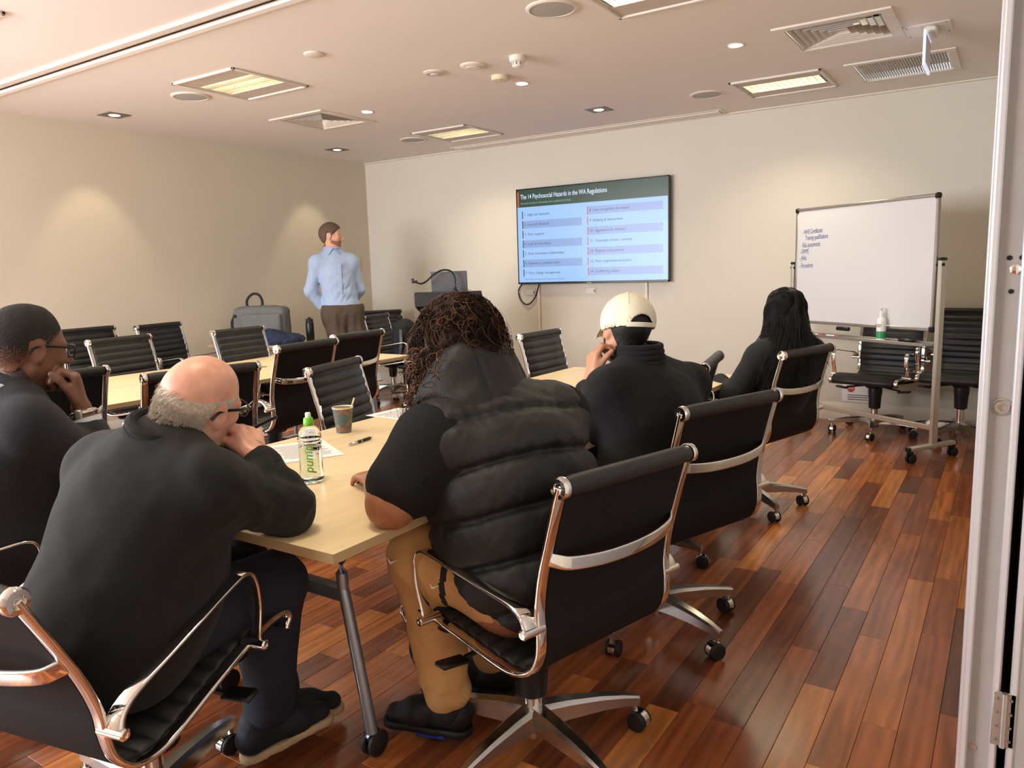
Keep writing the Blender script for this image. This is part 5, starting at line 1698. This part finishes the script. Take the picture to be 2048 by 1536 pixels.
JV['shR'] = A3(J['shR']) * .93 + A3(J['shL']) * .07
JV['hipL'], JV['hipR'] = (5.455, -5.285, .55), (5.485, -5.125, .55)
vest = norm_p(torso_prims(JV, 1.20, .04)) + [(cone(JV['shL'], JV['shR'], .07), .07, 'u'), (ell((5.41, -5.185, .76), (.155, .215, .19)), .08, 'u'), (cone((5.455, -5.275, .535), (5.485, -5.135, .535), .105), .08, 'u')]
pz = A3(J['pelvis'])
def baffles(x, y, z):
    s_ = (x - pz[0]) * axis[0] + (y - pz[1]) * axis[1] + (z - pz[2]) * axis[2] + .05 * (y + 5.2) + .010 * np.sin(9 * (y + .3 * x)) - .06
    ph = s_ / .122
    d_ = np.abs(ph - np.round(ph)) * .122
    groove = np.exp(-(d_ / .011) ** 2)
    puff = np.sin(PI * np.clip(d_ / .061, 0, 1) * .5)
    wr_ = fbm(x * 1.6, y * 1.6, z * .5, 46, 2.1) * np.exp(-(d_ / .03) ** 2)
    top_ = np.clip((.40 - s_) / .05, 0, 1)
    return .013 * groove * top_ - .010 * puff * top_ + .0045 * fbm(x, y, z, 24, .9) + .0042 * wr_ + .0018 * fbm(x, y, z, 95, 1.9)
sleeve_cut = []
blob("puffer_vest", "puffer_black", vest, .0062, root, T, off=.022, disp=baffles, cuts=[((-.6, 0, -1.0), -3.80)])
# hood lying on the back
nk = A3(J['neck']) + A3((-.045, -.012, .0))
hood = [(ell(nk + A3((.055, .0, .020)), (.130, .165, .078), frame_from((-.80, .0, .60))), .04, 'u'), (ell(nk + A3((.020, 0, .080)), (.095, .118, .085), frame_from((-.85, 0, .5))), .05, 'u'),
        (cone(nk + A3((-.035, -.135, .03)), nk + A3((.02, -.080, .11)), .034, .042), .05, 'u'), (cone(nk + A3((.01, .15, .01)), nk + A3((.03, .085, .10)), .036, .042), .05, 'u')]
blob("hood", "puffer_black", hood, .0065, root, T, disp=sum_disp(folds(.004, 22, 1.1), folds(.0022, 60, 2.7), lambda x, y, z: .007 * np.exp(-((np.abs(y - nk[1] - .01) - .062 - .25 * (x - nk[0])) / .006) ** 2)))
MB().tube(smooth_path([tuple(nk + A3(p) - A3(root)) for p in ((-.065, -.155, .0), (-.025, -.130, .07), (.0, -.075, .14), (.01, 0, .168), (.01, .07, .14), (-.0, .125, .07), (-.015, .17, .0))], 6), .014, 8).build("hood_rim", "puffer_black", T)
# trousers with dark trim
tr = pant_prims(J, 'L', .098, .078, .060, .86) + pant_prims(J, 'R', .098, .082, .060, .86) + [(cone(J['hipL'], J['hipR'], .10), .06, 'u')]
kn, an = A3(J['knL']), A3(J['anL'])
def pants_region(c):
    ax_ = unit(an - kn)
    t_ = (c - kn) @ ax_
    side = (c - kn) - t_[:, None] * ax_
    ang = np.degrees(np.arctan2(side[:, 1], side[:, 0]))
    stripe = (c[:, 2] < .53) & (c[:, 1] < -5.2) & (np.abs((ang - 224 + 180) % 360 - 180) < 14)
    th_ = A3(J['hipL']) - kn
    u = (c - kn) @ th_ / (th_ @ th_)
    band = (np.abs(u - .44) < .035) & (c[:, 2] > .44) & (c[:, 1] < -5.25)
    return np.where(stripe | band, 1, 0)
blob("trousers", ["pants_tan", "trim_black"], tr, .0065, root, T, off=.012, region=pants_region,
     disp=sum_disp(folds(.004, 20, 2.2), local_disp(kn + A3((0, 0, -.05)), .13, folds(.007, 52, .8)), local_disp(an + A3((0, 0, .12)), .14, folds(.009, 48, 1.8))))
for s_ in 'LR':
    a_ = A3(J['an' + s_])
    blob("sock", "trim_black", [(cone(a_ + A3((0, 0, .10)), a_, .052, .050), .02, 'u'), (cone(a_, a_ + A3((-.05, -.01, -.025)), .048, .042), .02, 'u')], .008, root, T)
for sd in 'LR': shoe(T, root, J, sd, "shoe_black", "shoe_black")
dd = unit(A3(J['toeL']) - A3(J['anL'])); 
MB().box(tuple(A3(J['anL']) + A3((-.04, -.045, -.075)) - A3(root)), (.09, .012, .016), rot=Euler((0, 0, math.atan2(dd[1], dd[0]))).to_matrix(), bev=.004).build("shoe_accent", "shoe_blue", T)
# tick marks printed on the trousers
def tick(loc, s_, rot, parent):
    pts = [(-.5, .12), (-.38, -.18), (-.22, -.22), (.5, .25), (-.2, -.06), (-.33, -.02)]
    M = Matrix.LocRotScale(Vector(loc), rot, Vector((s_, s_, s_)))
    return MB().prism(pts, .0012 / s_, M).build("tick_mark", "paper", parent)
for loc_, s__ in (((5.315, -5.438, .550), .035), ((5.165, -5.425, .585), .045)):
    tick(tuple(A3(loc_) - A3(root)), s__, Euler((PI / 2, 0, -.15)).to_quaternion(), T)
# hair: mass plus ringlets
hc = A3(J['head']); W = hw(hc, HR)
hm = [(ell(W(-.02, 0, .045), (.112, .098, .10), HR), .03, 'u'), (ell(W(-.05, .02, -.04), (.085, .09, .10), HR), .05, 'u'), (ell(hc + A3((.01, -.09, -.06)), (.075, .055, .11)), .05, 'u'), (ell(hc + A3((.0, -.125, -.15)), (.045, .032, .08)), .05, 'u')]
blob("hair", "hair_dark_brown", hm, .0065, root, T, disp=sum_disp(folds(.010, 60, .3), folds(.006, 130, 1.3)))
rg = np.random.default_rng(5)
def ringlets(n, mfn, length, amp, turns, r, seed):
    rg = np.random.default_rng(seed)
    out = []
    M_ = 34
    t = np.linspace(0, 1, M_)
    for k in range(n):
        p0, dirn, L = mfn(rg)
        L *= length
        g = A3((0, 0, -1))
        base = p0 + np.outer(t * L, dirn) * (1 - .5 * t)[:, None] + np.outer(t ** 1.6 * L * .9, g)
        a = unit(np.cross(dirn, (.3, .2, 1))); b_ = np.cross(dirn, a)
        ph = rg.uniform(0, 6.28); am = amp * rg.uniform(.5, 1.5); tn = turns * rg.uniform(.6, 1.4)
        env = np.sin(np.clip(t * 3, 0, 1) * PI / 2)
        out.append(base + np.outer(am * env * np.cos(ph + t * tn * 6.28), a) + np.outer(am * env * np.sin(ph + t * tn * 6.28), b_))
    return np.array(out)
def from_scalp(rg):
    a = rg.uniform(0, 2 * PI); z_ = rg.uniform(-.3, 1)
    u = A3((math.sqrt(1 - z_ * z_) * math.cos(a), math.sqrt(1 - z_ * z_) * math.sin(a), z_))
    p = W(-.02 + .108 * u[0], .094 * u[1], .04 + .096 * u[2])
    return p, unit(HR @ u + rg.normal(0, .25, 3)), rg.uniform(.5, 1.0)
tubes("curls", "hair_dark_brown", ringlets(900, from_scalp, .11, .011, 2.4, .001, 3), .0016, T, root)
def side_fall(rg):
    p = hc + A3((rg.uniform(-.05, .06), rg.uniform(-.155, -.07), rg.uniform(-.17, .02)))
    return p, unit(A3((rg.normal(0, .4), -.5 + rg.normal(0, .3), -.25 + rg.normal(0, .3)))), rg.uniform(.6, 1.1)
tubes("curls", "hair_auburn", ringlets(170, side_fall, .16, .014, 3.0, .001, 4), .0013, T, root)
tubes("curls", "hair_dark_brown", ringlets(170, side_fall, .15, .014, 3.0, .001, 9), .0014, T, root)
def frizz(rg):
    p, d, L = from_scalp(rg)
    return p, d, L
tubes("frizz", "hair_auburn", ringlets(160, frizz, .15, .016, 1.6, .001, 6), .0006, T, root)

# ---- the person in the pale cap
root = (5.42, -4.29, 0.0)
T = person("bearded person in an off-white cap and black high-neck jumper", root)
J = dict(head=(5.313, -4.268, 1.116), neck=(5.375, -4.285, .985), shL=(5.330, -4.455, .915), shR=(5.475, -4.045, .885), chest=(5.415, -4.285, .78),
         pelvis=(5.44, -4.29, .56), hipL=(5.42, -4.38, .56), hipR=(5.46, -4.20, .56), elL=(5.225, -4.455, .775), wrL=(5.235, -4.395, .945),
         elR=(5.45, -3.98, .66), wrR=(5.25, -4.08, .62), knL=(5.04, -4.38, .56), knR=(5.04, -4.12, .56), anL=(5.08, -4.36, .11), anR=(5.08, -4.12, .11), toeL=(4.90, -4.33, .03), toeR=(4.90, -4.09, .03))
HR = head_frame(142, -6, 5)
hp = hand_prims(J['wrL'], (-.02, .22, .9), (.55, .75, 0), side=-1, curls=((.5, 1.0, .7), (.6, 1.1, .7), (.7, 1.1, .7), (.7, 1.1, .8)), s=1.02, thumb=(.8, .3, .3))
build_body("body", J, HR, "skin_tan", T, root, w=1.12, hands=[hp])
eyes(J['head'], HR, T, root)
slv = norm_p(torso_prims(J, 1.14)) + norm_p(arm_prims(J, 'L', 1.14, .72)) + norm_p(arm_prims(J, 'R', 1.14, .95))
blob("jumper", "cloth_black_knit", slv + [(cone(J['hipL'], J['hipR'], .115), .08, 'u')], .0075, root, T, off=.016, disp=sum_disp(folds(.0045, 16, 2.5), folds(.0018, 44, 1.5), local_disp(J['shL'], .14, folds(.006, 40, 1.0)), local_disp(J['elR'], .15, folds(.007, 40, 2.0))))
nk = A3(J['neck'])
colr = frame_from(unit(A3((-.9, .3, 0))), unit(A3(J['head']) - nk))
for dz, rr in ((.012, .090), (.032, .086), (.052, .082), (.070, .079)):
    MB().tube([tuple(A3(p) - A3(root)) for p in tube_ring(nk + colr[:, 2] * dz, colr, rr, rr * .95)], .013, 8, closed=True).build("ribbed_collar", "cloth_black_knit", T)
blob("trousers", "trim_black", norm_p(leg_prims(J, 'L', 1.1, .95)) + norm_p(leg_prims(J, 'R', 1.1, .95)) + [(cone(J['hipL'], J['hipR'], .11), .06, 'u')], .010, root, T, off=.012, disp=folds(.004, 22, 1.7))
for sd in 'LR': shoe(T, root, J, sd, "shoe_black", "shoe_black")
scalp_shell("hair", "hair_black", J['head'], HR, T, root, lambda x, y, z: np.maximum(hairline(x) - z - .006, z - .06), .004, folds(.0008, 240))
scalp_shell("beard", "beard_dark", J['head'], HR, T, root, lambda x, y, z: np.maximum(np.maximum(z + .03 - .0 * x, .012 - x), (np.abs(y) < .028) * (x > .07) * (z > -.05) * .02 - .01), .009, folds(.0015, 240))
# cap
hc = A3(J['head']); W = hw(hc, HR)
capc = W(-.018, 0, .028)
Rc = frame_from(HR[:, 0] * math.cos(.10) - HR[:, 2] * math.sin(.10), HR[:, 2])
WC = hw(capc, Rc)
F = field_for([(ell(capc, (.118, .100, .108), Rc), .01)], .0042, .03)
F.add(ell(capc, (.120, .098, .104), Rc), .01)
F.cut(-Rc[:, 2], -float(Rc[:, 2] @ WC(0, 0, -.034)))
F.add(ell(WC(0, 0, -.01), (.114, .092, .100), Rc), .004, 's')
F.add(ell(WC(-.120, 0, -.036), (.05, .046, .042), Rc), .006, 's')
obj("cap_crown", F.mesh("cap_crown", "cap_fabric", root, None, 1), T)
bm_ = MB()
top_, bot_ = [], []
nu, nv = 13, 7
for i in range(nu):
    a = math.radians(-62 + 124 * i / (nu - 1))
    for j_ in range(nv):
        r_ = j_ / (nv - 1)
        ex = .070 * math.cos(a * .85) ** .6 * r_
        x = .112 * math.cos(a) + ex
        y = .093 * math.sin(a) * (1 + .05 * r_)
        z_ = -.016 - .028 * (y / .088) ** 2 * r_ - .012 * r_
        top_.append(WC(x, y, z_) - A3(root)); bot_.append(WC(x, y, z_ - .004) - A3(root))
vs = top_ + bot_; o_ = nu * nv; fs = []
for i in range(nu - 1):
    for j_ in range(nv - 1):
        a = i * nv + j_
        fs.append((a, a + 1, a + nv + 1, a + nv)); fs.append((o_ + a, o_ + a + nv, o_ + a + nv + 1, o_ + a + 1))
for i in range(nu - 1):
    a = i * nv + nv - 1; fs.append((a, a + o_, a + nv + o_, a + nv))
bm_._add(vs, fs); bm_.build("cap_brim", "cap_fabric", T)
MB().lathe([(.007, -.001), (.007, .002), (.004, .0045), (.001, .005)], WC(0, 0, .104) - A3(root), 14, axis=tuple(Rc[:, 2])).build("cap_button", "cap_fabric", T)
for k in range(6):
    a = math.radians(30 + 60 * k)
    pts = [tuple(WC(.1202 * math.cos(a) * math.sin(b_), .0982 * math.sin(a) * math.sin(b_), .1042 * math.cos(b_)) - A3(root)) for b_ in np.radians(np.linspace(4, 92 if abs(math.cos(a) + 1) > .3 else 66, 12))]
    MB().tube(pts, .0016, 6).build("cap_seam", "cap_fabric", T)
    a2 = a + math.radians(30)
    b_ = math.radians(42)
    MB().lathe([(.0045, -.001), (.0045, .0015), (.002, .002), (.0015, .0005)], WC(.1200 * math.cos(a2) * math.sin(b_), .0980 * math.sin(a2) * math.sin(b_), .1040 * math.cos(b_)) - A3(root), 12, axis=tuple(Rc @ unit((math.cos(a2) * math.sin(b_), math.sin(a2) * math.sin(b_), math.cos(b_))))).build("cap_eyelet", "cap_fabric", T)
MB().sweep([tuple(WC(.119 * math.cos(a), .0975 * math.sin(a), -.026 - .004 * abs(math.cos(a - PI)) ** 4) - A3(root)) for a in np.radians(np.linspace(144, 216, 14))], rrect(.004, .017, .0015)).build("cap_strap", "cap_fabric", T)

# ---- the person with long straight hair
root = (5.46, -2.70, 0.0)
T = person("person with long straight black hair in a black top, seen from behind", root)
J = dict(head=(5.495, -2.655, 1.075), neck=(5.515, -2.680, .935), shL=(5.435, -2.875, .860), shR=(5.605, -2.515, .855), chest=(5.51, -2.71, .74),
         pelvis=(5.44, -2.72, .56), hipL=(5.43, -2.80, .56), hipR=(5.46, -2.64, .56), elL=(5.32, -3.0, .665), wrL=(5.215, -2.86, .725),
         elR=(5.52, -2.42, .65), wrR=(5.30, -2.55, .70), knL=(5.07, -2.83, .56), knR=(5.08, -2.62, .56), anL=(5.10, -2.82, .11), anR=(5.10, -2.62, .11), toeL=(4.92, -2.80, .03), toeR=(4.92, -2.60, .03))
HR = head_frame(122, -4, 0)
hp = hand_prims(J['wrL'], (-.8, .5, .1), (0, 0, -1), side=-1, s=.92)
build_body("body", J, HR, "skin_tan", T, root, w=.92, hands=[hp], s=.95, armw=.88)
slv = norm_p(torso_prims(J, .94)) + norm_p(arm_prims(J, 'L', 1.0, .92)) + norm_p(arm_prims(J, 'R', 1.0, .92))
blob("top", "cloth_black", slv, .008, root, T, off=.015, disp=folds(.0035, 20, 3.5))
blob("trousers", "trim_black", norm_p(leg_prims(J, 'L', 1.0, .95)) + norm_p(leg_prims(J, 'R', 1.0, .95)) + [(cone(J['hipL'], J['hipR'], .11), .06, 'u')], .010, root, T, off=.010, disp=folds(.004, 22, 1.7))
for sd in 'LR': shoe(T, root, J, sd, "shoe_black", "shoe_black")
hc = A3(J['head']); W = hw(hc, HR)
side_v = unit(A3((.42, .90, 0)))      # towards photo right
bk = unit(A3((.53, -.85, 0)))
hm = [(ell(W(-.022, 0, .035), (.108, .090, .100), HR), .03, 'u'), (cone(W(-.045, 0, .0), hc + bk * .09 + A3((0, 0, -.18)), .080, .080), .08, 'u'),
      (cone(hc + bk * .09 + A3((0, 0, -.13)), hc + bk * .10 - side_v * .13 + A3((0, 0, -.25)), .07, .042), .05, 'u'), (cone(hc + bk * .09 + A3((0, 0, -.13)), hc + bk * .11 + side_v * .11 + A3((0, 0, -.24)), .07, .050), .05, 'u'),
      (cone(W(-.02, .06, .0), hc - side_v * .10 + A3((0, 0, -.15)), .04, .04), .05, 'u'), (cone(W(-.02, -.06, .0), hc + side_v * .105 + A3((0, 0, -.16)), .04, .04), .05, 'u')]
blob("hair", "hair_mass_black", hm, .0065, root, T, disp=sum_disp(lambda x, y, z: .004 * np.sin((x * 60 + y * 75) + 3 * np.sin(z * 14)), folds(.003, 40, .2)))
rg = np.random.default_rng(8)
paths = []
for k in range(1700):
    a = math.radians(rg.uniform(70, 290))
    x0 = rg.uniform(-.07, .05)
    top0 = W(x0 - .012, .004 * np.sign(math.sin(a)), .139 - 4.2 * x0 * x0)
    u = A3((math.cos(a), math.sin(a), 0))
    mid = W(-.024 + (.113 + .006 * rg.uniform(-1, 1)) * u[0], (.096 + .006 * rg.uniform(-1, 1)) * u[1], .035)
    low = mid + (HR @ u) * rg.uniform(-.002, .020) + bk * .012 + A3((0, 0, -.11))
    L = rg.uniform(.15, .27) * (.85 + .3 * (math.cos(a) < -.3))
    lat = (HR @ u) @ side_v
    end = low + bk * rg.uniform(.05, .085) + side_v * lat * rg.uniform(.04, .19) + A3((0, 0, -L)) + rg.normal(0, .012, 3) 
    q1 = W(-.022 + .080 * u[0] + .25 * x0, .076 * u[1], .106)
    pts = smooth_path([tuple(top0), tuple(q1), tuple(mid), tuple(low), tuple(low * .5 + end * .5 + rg.normal(0, .006, 3)), tuple(end)], 4)
    paths.append([tuple(p) for p in pts])
for k in range(260):
    a = math.radians(rg.uniform(70, 150))
    u = A3((math.cos(a), math.sin(a), 0))
    mid = W(-.024 + .112 * u[0], .096 * u[1], rg.uniform(-.01, .04))
    end = hc - side_v * rg.uniform(.13, .215) + bk * rg.uniform(.0, .07) + A3((0, 0, -rg.uniform(.17, .27)))
    low = mid * .55 + end * .45 + A3((0, 0, -.035)) + side_v * .01
    x0 = rg.uniform(-.05, .05)
    pts = smooth_path([tuple(W(x0 - .012, .004, .136)), tuple(W(-.022 + .08 * u[0] + .25 * x0, .076 * u[1], .106)), tuple(mid), tuple(low), tuple(low * .5 + end * .5 + rg.normal(0, .008, 3)), tuple(end - side_v * rg.uniform(-.01, .02))], 4)
    paths.append([tuple(p) for p in pts])
tubes("hair_strands", "hair_black", paths, .0012, T, root)

# ---- the presenter
root = (.97, -1.44, 0.0)
T = person("standing presenter in a pale blue shirt and brown trousers, hands behind back", root)
J = dict(head=(.895, -1.465, 1.728), neck=(.912, -1.482, 1.560), shL=(1.015, -1.352, 1.478), shR=(.832, -1.618, 1.478), chest=(.945, -1.488, 1.35),
         pelvis=(.985, -1.465, 1.01), hipL=(1.030, -1.395, .965), hipR=(.940, -1.535, .965), elL=(1.035, -1.275, 1.20), wrL=(.90, -1.35, .99),
         elR=(.765, -1.665, 1.20), wrR=(.84, -1.53, .97), knL=(1.085, -1.345, .52), knR=(.99, -1.52, .51), anL=(1.085, -1.285, .095), anR=(.98, -1.50, .095), toeL=(1.235, -1.345, .025), toeR=(1.12, -1.60, .025))
HR = head_frame(33, -4, 0)
hL = hand_prims(J['wrL'], (-.3, -.5, -.8), (-.6, .6, 0), side=1, s=1.0)
hR = hand_prims(J['wrR'], (.2, .5, -.8), (-.6, .3, 0), side=-1, s=1.0)
build_body("body", J, HR, "skin_fair", T, root, w=.82, hands=[], dep=.92, armw=.95, extra=[(p[0], p[1], 'u') for p in hL + hR])
eyes(J['head'], HR, T, root)
slv = norm_p(torso_prims(J, .84, dep=.92)) + norm_p(arm_prims(J, 'L', 1.0, .93)) + norm_p(arm_prims(J, 'R', 1.0, .93))
waist_c = 1.045
blob("shirt", "shirt_blue", slv, .0075, root, T, off=.015, cuts=[((0, 0, -1), -1.02)], disp=sum_disp(folds(.003, 20, 1.0), local_disp((1.05, -1.50, 1.19), .14, lambda x, y, z: .013 * fbm(x, y, z, 52, .6) * (z > 1.09)), local_disp(J['elR'], .12, folds(.007, 50, 2)), local_disp(J['shR'], .12, folds(.005, 44, 3))))
fb = unit(A3((.83, -.55, 0)))
lf = unit(A3((.55, .83, 0)))
MB().box(tuple(A3((.965, -1.485, 1.24)) + fb * .126 + A3((0, 0, .075)) - A3(root)), (.012, .03, .29), rot=Euler((0, -.03, math.atan2(fb[1], fb[0]))).to_matrix(), bev=.003).build("button_placket", "shirt_blue", T)
nk = A3(J['neck'])
colr = frame_from(fb, unit(A3(J['head']) - nk))
MB().tube([tuple(A3(p) - A3(root)) for p in tube_ring(nk + colr[:, 2] * .050, colr, .066, .064)], .013, 8, closed=True).build("collar_band", "shirt_blue", T)
for sg in (-1, 1):
    b0 = nk + A3((0, 0, .060)) - fb * .008
    c_ = MB()
    p1, p2, p3, p4 = b0 + lf * sg * .075 - fb * .02 + A3((0, 0, .015)), b0 + lf * sg * .012 + fb * .085 - A3((0, 0, .012)), b0 + lf * sg * .062 + fb * .098 - A3((0, 0, .078)), b0 + lf * sg * .098 + fb * .0 - A3((0, 0, .03))
    c_._add([p - A3(root) for p in (p1, p2, p3, p4)] + [p - A3(root) + fb * .006 for p in (p1, p2, p3, p4)], [(0, 1, 2, 3), (7, 6, 5, 4), (0, 4, 5, 1), (1, 5, 6, 2), (2, 6, 7, 3), (3, 7, 4, 0)])
    c_.build("collar_point", "shirt_blue", T, smooth=False)
blob("trousers", "pants_brown", norm_p(leg_prims(J, 'L', 1.12, .97)) + norm_p(leg_prims(J, 'R', 1.12, .97)) + [(cone(J['hipL'], J['hipR'], .112), .05, 'u'), (cone(A3(J['pelvis']) - lf * .06 + A3((0, 0, .05)), A3(J['pelvis']) + lf * .06 + A3((0, 0, .05)), .118), .06, 'u')], .0075, root, T, off=.014,
     cuts=[((0, 0, 1), 1.062)], disp=sum_disp(folds(.004, 20, .2), lambda x, y, z: .004 * np.sin((x * .55 + y * .83) * 75) * (z < .98)))
for sd in 'LR': shoe(T, root, J, sd, "shoe_brown", "shoe_brown")
scalp_shell("hair", "hair_brown", J['head'], HR, T, root, lambda x, y, z: hairline(x) - z, .011, folds(.0022, 120))
scalp_shell("beard", "beard_ginger", J['head'], HR, T, root, lambda x, y, z: np.maximum(np.maximum(z + .040, .005 - x), -.02), .005, folds(.0008, 260))
